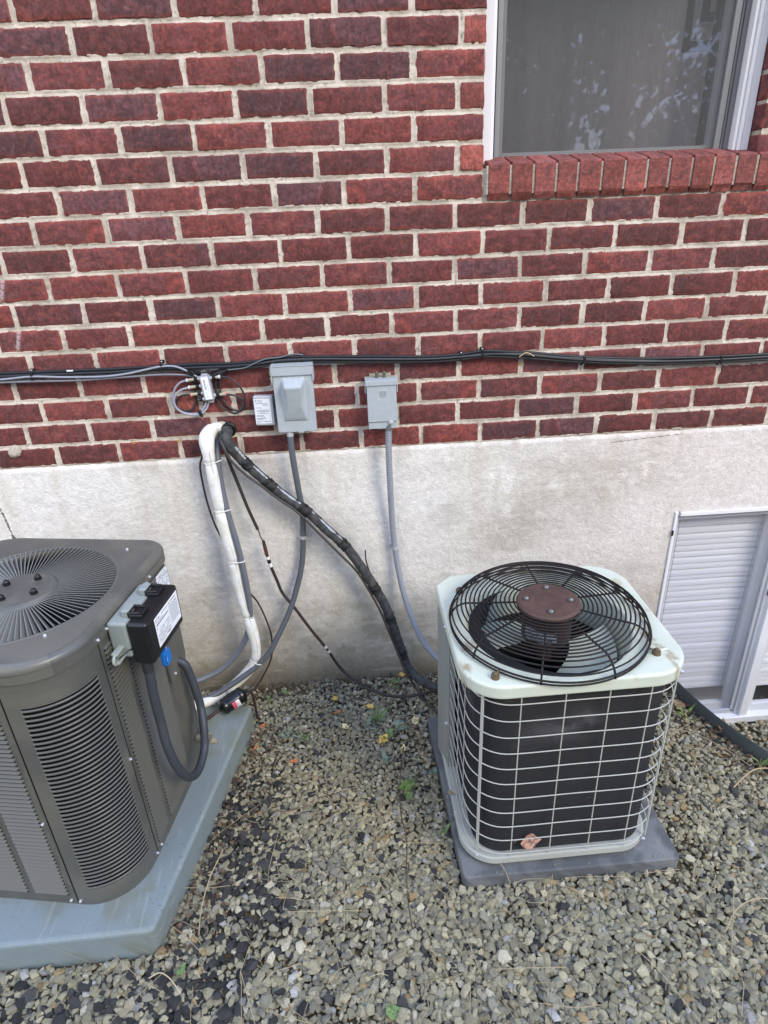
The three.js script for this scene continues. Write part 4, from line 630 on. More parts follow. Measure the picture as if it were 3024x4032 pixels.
  for (const [a, r] of [[2.32, 0.279], [0.63, 0.281], [3.85, 0.272], [5.35, 0.275]]) { const x = GX + Math.cos(a) * r, z = GZ + Math.sin(a) * r; part('grille_clip', join([cyl(0.0095, 0.011, 0.011, 14, x, T + 0.0055, z), new THREE.SphereGeometry(0.0072, 10, 6).translate(x, T + 0.011, z), between([x, T + 0.006, z], [GX + Math.cos(a) * 0.262, T + 0.012, GZ + Math.sin(a) * 0.262], 0.003, 6)]), std([104, 88, 66], 0.7, { metalness: 0.3 }), u); }
  // wire guard round three sides
  const guardM = std([180, 180, 168], 0.5), path = (y, o = 0) => { // from the left panel round the front to the right rear
    const r = RC + o, pts = [], a = -hw - o + 0.018, b = hw + o, f = hd + o; pts.push([a, y, -0.085], [a, y, 0.02]); for (let i = 0; i <= 6; i++) { const q = Math.PI - i / 6 * Math.PI / 2; pts.push([a + r + Math.cos(q) * r, y, f - r + Math.sin(q) * r]); } pts.push([0, y, f]); for (let i = 0; i <= 6; i++) { const q = Math.PI / 2 - i / 6 * Math.PI / 2; pts.push([b - r + Math.cos(q) * r, y, f - r + Math.sin(q) * r]); } pts.push([b, y, 0]); for (let i = 0; i <= 6; i++) { const q = -i / 6 * Math.PI / 2; pts.push([b - r + Math.cos(q) * r, y, -f + r + Math.sin(q) * r]); } pts.push([0.1, y, -f]); return pts; };
  const NW = 11, wy0 = B + 0.03, wy1 = T - 0.045, gw = tube(path(0), 0.0016, 90, 6);
  for (let i = 0; i < NW; i++) part('guard_wire', gw, guardM, u).position.y = mix(wy0, wy1, (i + 0.35) / (NW - 0.3));
  const onPath = (x, z, r = 0.0016) => between([x, B + 0.03, z], [x, T - 0.035, z], r, 6), e = 0.0042;
  for (const [x, z] of [[-0.145, hd - e], [-0.035, hd - e], [0.075, hd - e], [0.178, hd - e + 0.002], [-hw + 0.021, 0.12], [-hw + 0.019, 0.04], [hw - e, 0.06], [hw - e, -0.05], [hw - e, -0.14]]) part('guard_wire', onPath(x, z), guardM, u);
  for (const [x, z, a] of [[-hw + 0.044, hd - 0.032, -0.78], [hw - 0.024, hd - 0.03, 0.78]]) { part('guard_strap', bx(0.0085, T - B - 0.06, 0.003, 0, 0, 0, 0.001).rotateY(a).translate(x, (T + B) / 2, z), guardM, u); }
  const bolt = join([cyl(0.006, 0.006, 0.004, 6), new THREE.SphereGeometry(0.0045, 8, 6).translate(0, 0.002, 0)]).rotateX(Math.PI / 2);
  for (const [x, y, z, a] of [[-hw + 0.03, T - 0.022, hd - 0.024, -0.78], [hw - 0.022, T - 0.022, hd - 0.022, 0.78], [-hw + 0.044, B + 0.02, hd - 0.027, -0.78], [hw - 0.03, B + 0.02, hd - 0.027, 0.78], [-hw + 0.01, 0.61, -0.1, -1.45], [-hw + 0.01, 0.25, -0.1, -1.45], [-hw - 0.008, T - 0.018, -0.02, -1.57]]) { const b = part('bolt', bolt, M.zinc, u); b.position.set(x, y, z); b.rotation.y = a; }
  // sheet metal service panel wrapping the left rear
  part('service_panel', join([bx(0.004, T - B - 0.038, hd - 0.052 - 0.083, 0, 0, 0).rotateY(0.145).translate(-hw + 0.0075, (T + B) / 2 - 0.017, -(hd - 0.052 + 0.085) / 2), bx(0.0745, T - B - 0.038, 0.004, 0, 0, 0).rotateY(Math.PI / 4).translate(-hw + 0.0255, (T + B) / 2 - 0.017, -hd + 0.0255), bx(0.16, T - B - 0.038, 0.004, -hw + 0.052 + 0.08, (T + B) / 2 - 0.017, -hd), bx(0.016, T - B - 0.038, 0.003, -hw + 0.025, (T + B) / 2 - 0.017, -0.086)]), std([176, 178, 172], 0.45, { map: mottled([206, 208, 204], 0.08, 941) }), u);
}
// ---------------------------------------------------------------- electrical boxes on the wall
{
  const o = thing('disconnect_box', 'large grey electrical box with a bulging cover, hung on the bricks below the cable bundle', 'electrical box', [0.702, 1.19, 0]);
  part('enclosure', join([bx(0.116, 0.212, 0.052, 0.001, -0.002, 0.026, 0.002)]), M.grayPaint, o);
  const cv = join([bx(0.124, 0.212, 0.006, 0, -0.001, 0.057, 0.002), bx(0.004, 0.19, 0.03, 0.0605, -0.01, 0.043)]); part('cover', cv, M.grayPaint, o);
  part('rain_hood', join([bx(0.13, 0.03, 0.004, 0, 0.094, 0.0635, 0.0015), bx(0.13, 0.004, 0.066, 0, 0.1085, 0.0325), bx(0.004, 0.05, 0.064, -0.0645, 0.084, 0.032), bx(0.004, 0.05, 0.064, 0.0645, 0.084, 0.032)]), M.grayPaint, o);
  { // bulge: waisted ridge that stands out most near its top, tapering into the cover lower down
    const nx = 20, ny = 26, pos = [], uv = [], idx = [];
    for (let j = 0; j <= ny; j++) for (let i = 0; i <= nx; i++) {
      const v = j / ny, a = i / nx * 2 - 1, half = 0.039, y = -0.068 + v * 0.142;
      const ridge = mix(0.033, 0.022, sm(0, 0.45, v)) + (v > 0.6 ? 0.006 * (v - 0.6) / 0.4 : 0);
      const hgt = mix(0.004, 0.038, Math.pow(Math.min(1, v / 0.86), 0.9)) * (1 - sm(0.8, 1.0, v));
      const x = a * half, side = Math.abs(x) < ridge ? 1 : clamp((half - Math.abs(x)) / (half - ridge)); const s2 = side < 1 ? sm(0, 1, side) : 1;
      pos.push(x, y, 0.0595 + hgt * s2 * (v < 0.03 ? 0.6 : 1)); uv.push(i / nx, v);
    }
    for (let j = 0; j < ny; j++) for (let i = 0; i < nx; i++) { const a = j * (nx + 1) + i, b = a + 1, c = a + nx + 1, d = c + 1; idx.push(a, b, d, a, d, c); }
    const g = new THREE.BufferGeometry(); g.setAttribute('position', new THREE.Float32BufferAttribute(pos, 3)); g.setAttribute('uv', new THREE.Float32BufferAttribute(uv, 2)); g.setIndex(idx); g.computeVertexNormals();
    part('bulge', g, M.grayPaint, o);
  }
  part('hasp', bx(0.019, 0.005, 0.012, 0.012, -0.107, 0.06, 0.001), std([150, 150, 146], 0.5), o);
  part('hinge_shadow_gap', bx(0.003, 0.15, 0.006, -0.0605, -0.03, 0.051), M.dark, o);

  // literature box
  const s = thing('label_box', 'small clear fronted box with a printed white data sheet beside the large grey electrical box', 'label box', [0.601, 1.151, 0.0], -0.12);
  part('case', bx(0.064, 0.098, 0.026, 0, 0, 0.02, 0.004), std([178, 180, 184], 0.3), s);
  part('bracket', bx(0.03, 0.02, 0.012, 0.036, -0.01, 0.01), std([120, 122, 124], 0.5), s);
  const t = canvasTex(320, 470, (c, W, H) => { c.fillStyle = '#e9ecf2'; c.fillRect(0, 0, W, H); c.fillStyle = '#23272d'; c.fillRect(26, 30, 22, 10); c.fillRect(26, 48, 22, 10); c.font = 'bold 20px sans-serif'; c.fillText('Intermatic', 62, 42); c.font = 'italic bold 24px sans-serif'; c.fillText('AG Series', 66, 70); c.font = 'bold 17px sans-serif'; c.fillText('SURGE PROTECTION DEVICE', 26, 98); c.font = 'bold 14px sans-serif'; c.fillText('MEETS UL1449 4TH', 160, 120); c.fillText('TYPE 1 AND 2', 170, 138); c.font = 'bold 17px sans-serif'; c.fillText('Model AG3000', 26, 178); const r = RNG(3); const ln = (y, x0, x1) => { let x = x0; while (x < x1) { const w = 14 + r() * 34; c.fillRect(x, y, Math.min(w, x1 - x), 7); x += w + 6; } }; for (const [y, a, b] of [[208, 100, 250], [224, 40, 290], [240, 48, 286], [262, 100, 200], [278, 60, 270], [312, 26, 170], [328, 26, 190], [358, 26, 200], [374, 26, 210], [390, 26, 150], [420, 26, 220], [432, 180, 296], [442, 26, 90]]) ln(y, a, b); });
  part('data_sheet', new THREE.PlaneGeometry(0.053, 0.083).translate(-0.003, 0, 0.0335), new THREE.MeshStandardMaterial({ map: t, roughness: 0.4 }), s);
  part('clear_cover', new RoundedBoxGeometry(0.06, 0.092, 0.003, 2, 0.001).translate(-0.001, 0, 0.0355), new THREE.MeshPhysicalMaterial({ transmission: 1, thickness: 0, roughness: 0.08, color: 0xffffff }), s);

  // smaller safety switch
  const d = thing('disconnect_box', 'smaller grey safety switch box with an embossed square emblem, right of the large box', 'electrical box', [0.981, 1.158, 0]);
  const gp = M.grayPaint;
  part('enclosure', bx(0.088, 0.152, 0.05, 0, -0.003, 0.025, 0.002), gp, d);
  part('mounting_plate', join([bx(0.07, 0.016, 0.004, 0.0, 0.082, 0.004), bx(0.085, 0.008, 0.02, 0, 0.077, 0.012)]), std([150, 150, 132], 0.6), d);
  for (const x of [-0.012, 0.012]) part('cable_connector', join([cyl(0.0055, 0.0055, 0.016, 10, x, 0.087, 0.024), new THREE.SphereGeometry(0.005, 8, 6).translate(x, 0.096, 0.024)]), std([110, 108, 100], 0.4, { metalness: 0.7 }), d);
  const cov = part('cover', join([bx(0.095, 0.122, 0.006, 0, 0.003, 0.055, 0.002), bx(0.103, 0.018, 0.006, 0.0, 0.071, 0.0585, 0.002), bx(0.103, 0.004, 0.056, 0, 0.078, 0.03)]), gp, d);
  part('lower_cover', bx(0.093, 0.043, 0.006, 0, -0.0615, 0.0505, 0.002), gp, d);
  part('hinge_ear', join([bx(0.003, 0.026, 0.02, -0.0515, 0.05, 0.04), bx(0.003, 0.026, 0.02, 0.0515, 0.05, 0.04)]), gp, d);
  part('embossed_emblem', join([bx(0.018, 0.0018, 0.003, 0.004, 0.0445, 0.0585), bx(0.018, 0.0018, 0.003, 0.004, 0.0275, 0.0585), bx(0.0018, 0.0152, 0.003, -0.0041, 0.036, 0.0585), bx(0.0018, 0.0152, 0.003, 0.0121, 0.036, 0.0585), bx(0.009, 0.0016, 0.003, 0.004, 0.0402, 0.0585), bx(0.009, 0.0016, 0.003, 0.004, 0.0318, 0.0585), bx(0.0016, 0.007, 0.003, 0.0003, 0.036, 0.0585), bx(0.0016, 0.007, 0.003, 0.0077, 0.036, 0.0585)]), gp, cov);
  part('seal_boss', new THREE.SphereGeometry(0.009, 16, 10, 0, Math.PI * 2, 0, Math.PI / 2).scale(1, 0.6, 1).rotateX(Math.PI / 2).translate(0.027, -0.062, 0.0553), gp, d);
  part('slot', bx(0.022, 0.004, 0.008, -0.03, -0.0835, 0.052), M.dark, d);
}

// ---------------------------------------------------------------- conduits on the wall
const condM = std([92, 98, 108], 0.5);
const CA = [[0.675, 1.086, 0.045], [0.675, 1.017, 0.05], [0.681, 0.895, 0.045], [0.686, 0.79, 0.03], [0.68, 0.686, 0.025], [0.666, 0.576, 0.03], [0.64, 0.482, 0.04], [0.605, 0.392, 0.06], [0.549, 0.293, 0.09], [0.51, 0.235, 0.11], [0.451, 0.187, 0.13], [0.375, 0.15, 0.16], [0.298, 0.131, 0.2], [0.252, 0.145, 0.23], [0.21, 0.19, 0.27]];
const CB = [[1.0, 1.078, 0.045], [0.997, 0.99, 0.05], [0.998, 0.874, 0.045], [1.001, 0.739, 0.03], [1.005, 0.648, 0.025], [1.015, 0.542, 0.03], [1.034, 0.424, 0.05], [1.063, 0.325, 0.09], [1.099, 0.25, 0.13], [1.14, 0.217, 0.18], [1.185, 0.21, 0.26], [1.2, 0.21, 0.32]];
const CW = [[0.447, 1.075, -0.01], [0.436, 1.055, 0.03], [0.431, 1.004, 0.06], [0.432, 0.889, 0.07], [0.442, 0.796, 0.08], [0.457, 0.693, 0.09], [0.467, 0.594, 0.1], [0.471, 0.485, 0.11], [0.464, 0.398, 0.11], [0.439, 0.318, 0.11], [0.397, 0.253, 0.12], [0.339, 0.206, 0.14], [0.268, 0.19, 0.17], [0.2, 0.21, 0.22]];
function print(pts, r, t0, t1, a, parent) { // row of pale printed dashes along a hose
  const c = curveOf(pts), fr = c.computeFrenetFrames(200, false), l = []; for (let i = Math.round(t0 * 200); i < t1 * 200; i += 1) { const p = c.getPointAt(i / 200), n = fr.normals[i], b = fr.binormals[i], d = V(n.x, n.y, n.z).multiplyScalar(Math.cos(a)).addScaledVector(b, Math.sin(a)); const g = new THREE.BoxGeometry(0.0012, 0.0028, 0.0006); g.applyQuaternion(new THREE.Quaternion().setFromUnitVectors(V(0, 1, 0), fr.tangents[i])); g.translate(p.x + d.x * r, p.y + d.y * r, p.z + d.z * r); l.push(g); } part('print', join(l), std([150, 148, 162], 0.6), parent);
}
{
  const a = thing('conduit', 'grey conduit dropping from the large electrical box and sweeping left to the ground', 'conduit');
  part('hose', tube(CA, 0.0106, 150, 14), std([86, 90, 95], 0.5), a); part('fitting', join([between([0.675, 1.09, 0.045], [0.675, 1.066, 0.047], 0.0115, 12), between([0.675, 1.09, 0.045], [0.675, 1.084, 0.045], 0.0135, 6)]), M.zinc, a);
  const b = thing('conduit', 'ribbed pale grey conduit hanging from the small safety switch to the cream topped air conditioner', 'conduit');
  part('hose', sweep(CB, (t) => 0.0107 + 0.0007 * Math.sin(t * 1150), 1300, 12), std([130, 135, 140], 0.5), b); part('fitting', join([between([1.0, 1.084, 0.044], [1.0, 1.066, 0.046], 0.012, 12)]), std([90, 92, 94], 0.5), b);
  const c = thing('conduit', 'smooth dark grey conduit tied against the white insulated pipe', 'conduit');
  part('hose', tube(CW, 0.0106, 150, 14), std([100, 104, 110], 0.45), c);
  const strap = (n, pts, t, label) => { const cv = curveOf(pts), p = cv.getPointAt(t), o = thing('pipe_strap', label, 'pipe strap'); part('saddle', join([bandOn(pts, t, 0.0105, 0.012, 0.0014)]), M.zinc, o); part('ear', bx(0.02, 0.011, 0.0018, p.x + 0.018 * n, p.y + 0.001, 0.009), M.zinc, o); part('screw', new THREE.SphereGeometry(0.004, 8, 6).scale(1, 1, 0.6).translate(p.x + 0.022 * n, p.y + 0.001, 0.011), M.zinc, o); };
  strap(1, CA, 0.318, 'zinc strap holding the conduit of the large electrical box to the stucco'); strap(-1, CB, 0.43, 'zinc strap holding the ribbed conduit of the small switch to the stucco');
}
// white insulated pipe with zip ties
{
  const pts = [[0.44, 1.093, 0.0], [0.424, 1.1, 0.03], [0.408, 1.082, 0.062], [0.407, 1.05, 0.074], [0.408, 1.01, 0.075], [0.411, 0.92, 0.075], [0.415, 0.83, 0.075], [0.421, 0.741, 0.08], [0.434, 0.635, 0.085], [0.438, 0.553, 0.09], [0.448, 0.473, 0.1], [0.461, 0.39, 0.11], [0.469, 0.29, 0.11], [0.461, 0.222, 0.11], [0.437, 0.177, 0.112], [0.36, 0.116, 0.14], [0.296, 0.118, 0.2], [0.22, 0.155, 0.28]];
  const c = curveOf(pts), L = c.getLength(), at = (y, lo = 0, hi = 0.9) => { for (let t = lo; t < hi; t += 0.002) if (c.getPointAt(t).y < y) return t; return hi; };
  const ties = [at(1.003), at(0.828, 0.1), at(0.634, 0.2), at(0.41, 0.3), at(0.215, 0.5), 0.865];
  const rf = (t, a) => { let r = t < ties[0] ? 0.0232 - 0.003 * Math.sin(t / ties[0] * 9) : 0.0192; if (t < 0.03) r *= 0.85; for (const q of ties) r *= 1 - 0.2 * Math.exp(-(((t - q) * L / 0.009) ** 2)); for (const q of ties) r *= 1 + 0.07 * Math.exp(-(((t - q) * L / 0.05 - 1) ** 2) * 2); return r * (1 + 0.05 * Math.cos(a * 2 + t * 9)); };
  const o = thing('insulated_pipe', 'white foam wrapped refrigerant pipe running down the stucco to the dark grey air conditioner', 'pipe');
  const wm = new THREE.MeshStandardMaterial({ roughness: 0.75, map: colorTex(512, 128, (x, y) => { const a = fbm(x / 30, y / 30, 951, 5, 0, 4), h = hash(x, y, 3), k = 0.97 + 0.05 * h; return mix3([230, 230, 223], [220, 219, 206], sm(0.45, 0.75, a)).map((q) => q * k); }, [3, 1]), bumpMap: grayTex(64, 64, (x, y) => 0.6 * vn(x / 2, y / 6, 953, 32, 0) + 0.4 * Math.sin(x / 64 * 6.283 * 16) * 0.5 + 0.25, [14, 1]), bumpScale: 0.0012 });
  part('insulation', sweep(pts, rf, 260, 22, 0.06, 955), wm, o);
  part('seam', tube(P3(pts).map((p, i) => i === 0 || i > 13 ? null : [p.x + 0.009, p.y, p.z + (i < 5 ? 0.0215 : 0.0168)]).filter(Boolean), 0.0011, 90, 5), std([196, 196, 180], 0.8), o);
  ties.forEach((t, i) => { // each tie goes round pipe and hose
    const p = c.getPointAt(t), d = c.getTangentAt(t), q = V(0, 0, 0); let best = 9; const cc = curveOf(i < 4 ? CW : CA); for (let k = 0; k <= 1; k += 0.004) { const w = cc.getPointAt(k); if (w.distanceTo(p) < best) { best = w.distanceTo(p); q.copy(w); } }
    const s = q.clone().sub(p), e1 = s.clone().addScaledVector(d, -s.dot(d)).normalize(), e2 = d.clone().cross(e1).normalize(), l = [], n = 22, dist = Math.min(0.05, Math.abs(s.dot(e1))), r1 = 0.0182, r2 = 0.011;
    for (let k = 0; k < n; k++) { const a = k / n * 6.283, ca = Math.cos(a), sa = Math.sin(a), w = p.clone().addScaledVector(e1, ca > 0 ? dist + ca * r2 : ca * r1).addScaledVector(e2, sa * mix(r1, r2, ca > 0 ? 1 : 0)); l.push([w.x, w.y, w.z]); }
    part('zip_tie', tube(l, 0.0019, 60, 6, true), M.nylon, o); });
}
// black insulated pipe, split along its back so the white foam shows, bound with tape
const BP = [[0.468, 1.086, -0.03], [0.467, 1.086, 0.02], [0.466, 1.08, 0.05], [0.476, 1.058, 0.066], [0.5, 1.012, 0.06], [0.572, 0.918, 0.05], [0.65, 0.837, 0.05], [0.703, 0.792, 0.05], [0.767, 0.715, 0.05], [0.831, 0.643, 0.055], [0.87, 0.578, 0.06], [0.919, 0.48, 0.06], [0.963, 0.379, 0.06], [0.987, 0.296, 0.065], [1.012, 0.194, 0.07], [1.041, 0.095, 0.08], [1.084, 0.06, 0.113], [1.143, 0.05, 0.16], [1.2, 0.055, 0.24]];
{
  const o = thing('insulated_pipe', 'black foam wrapped refrigerant pipe slanting down to the right across the stucco, bound with tape', 'pipe');
  const bm = new THREE.MeshStandardMaterial({ roughness: 0.85, map: colorTex(512, 128, (x, y) => { const a = fbm(x / 16, y / 16, 961, 5, 0, 8), h = hash(x, y, 3); let c = mix3([52, 53, 54], [74, 74, 72], sm(0.4, 0.7, a)); if (vn(x / 9, y / 5, 963) > 0.9) c = [22, 22, 22]; c = mix3(c, [84, 74, 60], sm(0.6, 0.75, fbm(x / 50, y / 20, 967, 4)) * 0.4); return c.map((q) => q * (0.9 + 0.2 * h)); }, [3, 1]), bumpMap: grainAt(8, 1), bumpScale: 0.002 });
  part('insulation', sweep(BP, (t) => 0.0178 * (t < 0.06 ? 1.1 : 1), 240, 18, 0.16, 971), bm, o);
  const c = curveOf(BP), L = c.getLength(), T2 = (x) => { for (let t = 0.05; t < 1; t += 0.002) if (c.getPointAt(t).x > x) return t; return 1; };
  const tapes = [0.52, 0.585, 0.695, 0.822, 0.925, 0.978, 1.018, 1.16].map(T2);
  tapes.forEach((t, i) => { const g = sweep([-1, -0.33, 0.33, 1].map((k) => { const p = c.getPointAt(clamp(t + k * (i === 2 || i === 1 ? 0.014 : 0.011) * 1.1, 0, 1)); return [p.x, p.y, p.z]; }), (q, a) => 0.0192 + 0.0012 * Math.sin(q * 9 + a * 2 + i), 8, 18, 0.14, 980 + i); part('tape_band', g, std([26, 27, 27], 0.7), o); if (i < 4) { const p = c.getPointAt(t); part('tape_end', bx(0.014, 0.013, 0.003, 0, 0, 0, 0.001).rotateZ(0.5 + i).translate(p.x + 0.008, p.y + 0.018, p.z + 0.01), std([26, 27, 27], 0.7), o); } });
  // exposed foam strips between tapes
  const strip = (a, b, w) => { const pts = []; for (let k = 0; k <= 8; k++) { const t = mix(a, b, k / 8), p = c.getPointAt(t), d = c.getTangentAt(t), n = V(0.62, 0.62, 0.58).addScaledVector(d, -V(0.62, 0.62, 0.58).dot(d)).normalize(); pts.push([p.x + n.x * 0.0136, p.y + n.y * 0.0136, p.z + n.z * 0.0136]); } return sweep(pts, (t) => w * 0.8 * (0.75 + 0.4 * Math.sin(Math.PI * clamp(t * 1.04)) + 0.12 * Math.sin(t * 23)), 30, 8, 0.5, 990); };
  const foam = std([176, 180, 184], 0.8, { map: mottled([226, 228, 230], 0.18, 991) });
  part('exposed_foam', strip(0.085, 0.098, 0.0075), foam, o); part('exposed_foam', strip(T2(0.486), T2(0.513), 0.0068), foam, o);
  part('exposed_foam', strip(T2(0.528), T2(0.577), 0.0066), foam, o); part('exposed_foam', strip(T2(0.594), T2(0.686), 0.0062), foam, o); part('exposed_foam', strip(T2(0.705), T2(0.815), 0.006), foam, o);
  // sleeve where it leaves the wall
  const sl = thing('wall_sleeve', 'black corrugated pipe sleeve in the brick wall above the black pipe', 'pipe sleeve', [0.472, 1.089, 0]);
  part('sleeve', join([0, 1, 2, 3].map((i) => new THREE.TorusGeometry(0.0215, 0.0028, 8, 24).translate(0, 0, 0.002 + i * 0.006))), M.black, sl); part('bore', new THREE.CircleGeometry(0.021, 20).translate(0, 0, 0.001), M.dark, sl);
}
// thin lines and wires
{
  const W1 = [[0.455, 1.09, 0.02], [0.451, 1.076, 0.06], [0.461, 1.051, 0.08], [0.477, 1.006, 0.08], [0.517, 0.95, 0.073], [0.566, 0.903, 0.072], [0.604, 0.861, 0.068], [0.672, 0.798, 0.066], [0.735, 0.715, 0.064], [0.8, 0.629, 0.064], [0.861, 0.548, 0.066], [0.904, 0.46, 0.068], [0.941, 0.371, 0.072], [0.971, 0.275, 0.08], [1.003, 0.175, 0.09], [1.028, 0.1, 0.1], [1.068, 0.02, 0.118], [1.107, 0.016, 0.215], [1.15, 0.03, 0.28], [1.2, 0.07, 0.4]];
  solo('control_wire', tube(W1, 0.0044, 160, 8), std([66, 58, 54], 0.6), 'thin brown control wire running just below the black insulated pipe', 'wire');
  const ll = thing('liquid_line', 'thin bare copper refrigerant line crossing the stucco between the two conduits down to the gravel', 'copper pipe');
  const up = [[0.462, 1.075, 0.05], [0.463, 1.037, 0.07], [0.466, 0.995, 0.06], [0.484, 0.903, 0.05], [0.503, 0.819, 0.05], [0.526, 0.736, 0.05]], lo = [[0.541, 0.684, 0.05], [0.547, 0.627, 0.05], [0.555, 0.581, 0.05], [0.571, 0.517, 0.05], [0.583, 0.468, 0.05], [0.62, 0.404, 0.055], [0.673, 0.303, 0.06], [0.728, 0.207, 0.065], [0.779, 0.116, 0.08], [0.847, 0.071, 0.12], [0.929, 0.045, 0.158], [1.013, 0.036, 0.171], [1.097, 0.06, 0.187], [1.15, 0.1, 0.22], [1.19, 0.13, 0.28]];
  part('sleeved_pipe', capped(up, 0.0058, 60, 10), std([44, 38, 37], 0.7), ll); part('bare_joint', tube([[0.526, 0.738, 0.05], [0.53, 0.722, 0.05], [0.533, 0.703, 0.05], [0.541, 0.682, 0.05]], 0.0027, 20, 8), std([110, 100, 92], 0.5, { metalness: 0.4 }), ll);
  part('lower_pipe', capped(lo, 0.0056, 150, 10), std([60, 48, 45], 0.6, { map: mottled([212, 200, 196], 0.4, 1003) }), ll);
  const band = (y, h, m) => { const c = curveOf(lo); let t = 0; while (t < 1 && c.getPointAt(t).y > y) t += 0.002; part('tape', bandOn(lo, t, 0.0055, h, 0.0011, 12), m, ll); };
  band(0.618, 0.012, M.nylon); band(0.604, 0.016, M.black); band(0.588, 0.016, M.nylon); band(0.215, 0.012, std([196, 180, 172], 0.7)); band(0.196, 0.012, std([190, 176, 170], 0.7)); band(0.65, 0.04, std([86, 50, 40], 0.6));
  solo('control_wire', tube([[0.4, 1.06, 0.04], [0.377, 1.012, 0.03], [0.36, 0.973, 0.02], [0.357, 0.904, 0.015], [0.362, 0.82, 0.015], [0.375, 0.74, 0.016], [0.391, 0.69, 0.02], [0.418, 0.6, 0.04], [0.438, 0.53, 0.05], [0.467, 0.461, 0.04], [0.483, 0.423, 0.03], [0.507, 0.338, 0.03], [0.518, 0.251, 0.03], [0.505, 0.155, 0.03], [0.471, 0.085, 0.035], [0.43, 0.03, 0.05], [0.39, 0.015, 0.09]], 0.0035, 120, 8), M.brownWire, 'dark brown wire passing behind the white insulated pipe and curving to the gravel', 'wire');
  solo('wire_stub', capped([[0.899, 0.609, 0.03], [0.9, 0.572, 0.04], [0.914, 0.515, 0.055]], 0.0024, 16, 6), M.black, 'short black wire end sticking up beside the black pipe', 'wire');
}
// filter drier by the left pad
{
  const a = V(0.345, 0.126, 0.262), b = V(0.424, 0.15, 0.214), d = b.clone().sub(a), L = d.length(), o = thing('filter_drier', 'black cylindrical filter drier with a pink and white sticker behind the left pad', 'filter drier', [0, 0, 0]);
  const q = new THREE.Quaternion().setFromUnitVectors(V(0, 1, 0), d.clone().normalize()), place = (g) => { g.applyQuaternion(q); g.translate((a.x + b.x) / 2, (a.y + b.y) / 2, (a.z + b.z) / 2); return g; };
  const H = L / 2, prof = [[0.005, -H - 0.016], [0.006, -H - 0.006], [0.02, -H], [0.0275, -H + 0.005], [0.0302, -H + 0.01], [0.0302, -H + 0.02], [0.028, -H + 0.023], [0.0302, -H + 0.026], [0.0302, H - 0.026], [0.028, H - 0.023], [0.0302, H - 0.02], [0.0302, H - 0.01], [0.0275, H - 0.004], [0.018, H], [0.007, H + 0.006], [0.006, H + 0.016]].map((p) => new THREE.Vector2(...p));
  part('shell', place(new THREE.LatheGeometry(prof, 32)), std([14, 16, 16], 0.25), o);
  const st = canvasTex(128, 128, (c, W, h) => { c.fillStyle = '#e6dfe0'; c.fillRect(0, 0, W, h); c.fillStyle = '#d0506a'; c.beginPath(); c.moveTo(0, h); c.lineTo(0, 60); c.lineTo(W, 88); c.lineTo(W, h); c.fill(); c.strokeStyle = '#5c3038'; c.lineWidth = 4; c.beginPath(); for (let i = 0; i < 6; i++) { c.moveTo(22 + i * 15, 30 + (i % 2) * 12); c.lineTo(34 + i * 15, 84 + (i % 3) * 8); } c.stroke(); });
  part('sticker', place(new THREE.CylinderGeometry(0.0306, 0.0306, 0.028, 18, 1, true, 0.0, 1.5).translate(0, 0.004, 0)), new THREE.MeshStandardMaterial({ map: st, roughness: 0.4, side: THREE.DoubleSide }), o);
  const cl = thing('copper_line', 'short dull copper line joining the filter drier to the dark grey air conditioner', 'copper pipe');
  part('pipe', tube([[0.348, 0.127, 0.26], [0.325, 0.12, 0.275], [0.3, 0.118, 0.3], [0.27, 0.13, 0.33], [0.245, 0.15, 0.35]], 0.0062, 40, 10), std([74, 60, 56], 0.5, { metalness: 0.4, map: mottled([210, 190, 184], 0.4, 1011) }), cl);
  part('stub', tube([[0.424, 0.15, 0.214], [0.436, 0.15, 0.205], [0.447, 0.13, 0.197], [0.45, 0.06, 0.19], [0.45, 0.0, 0.185]], 0.005, 30, 8), M.brownWire, cl);
}
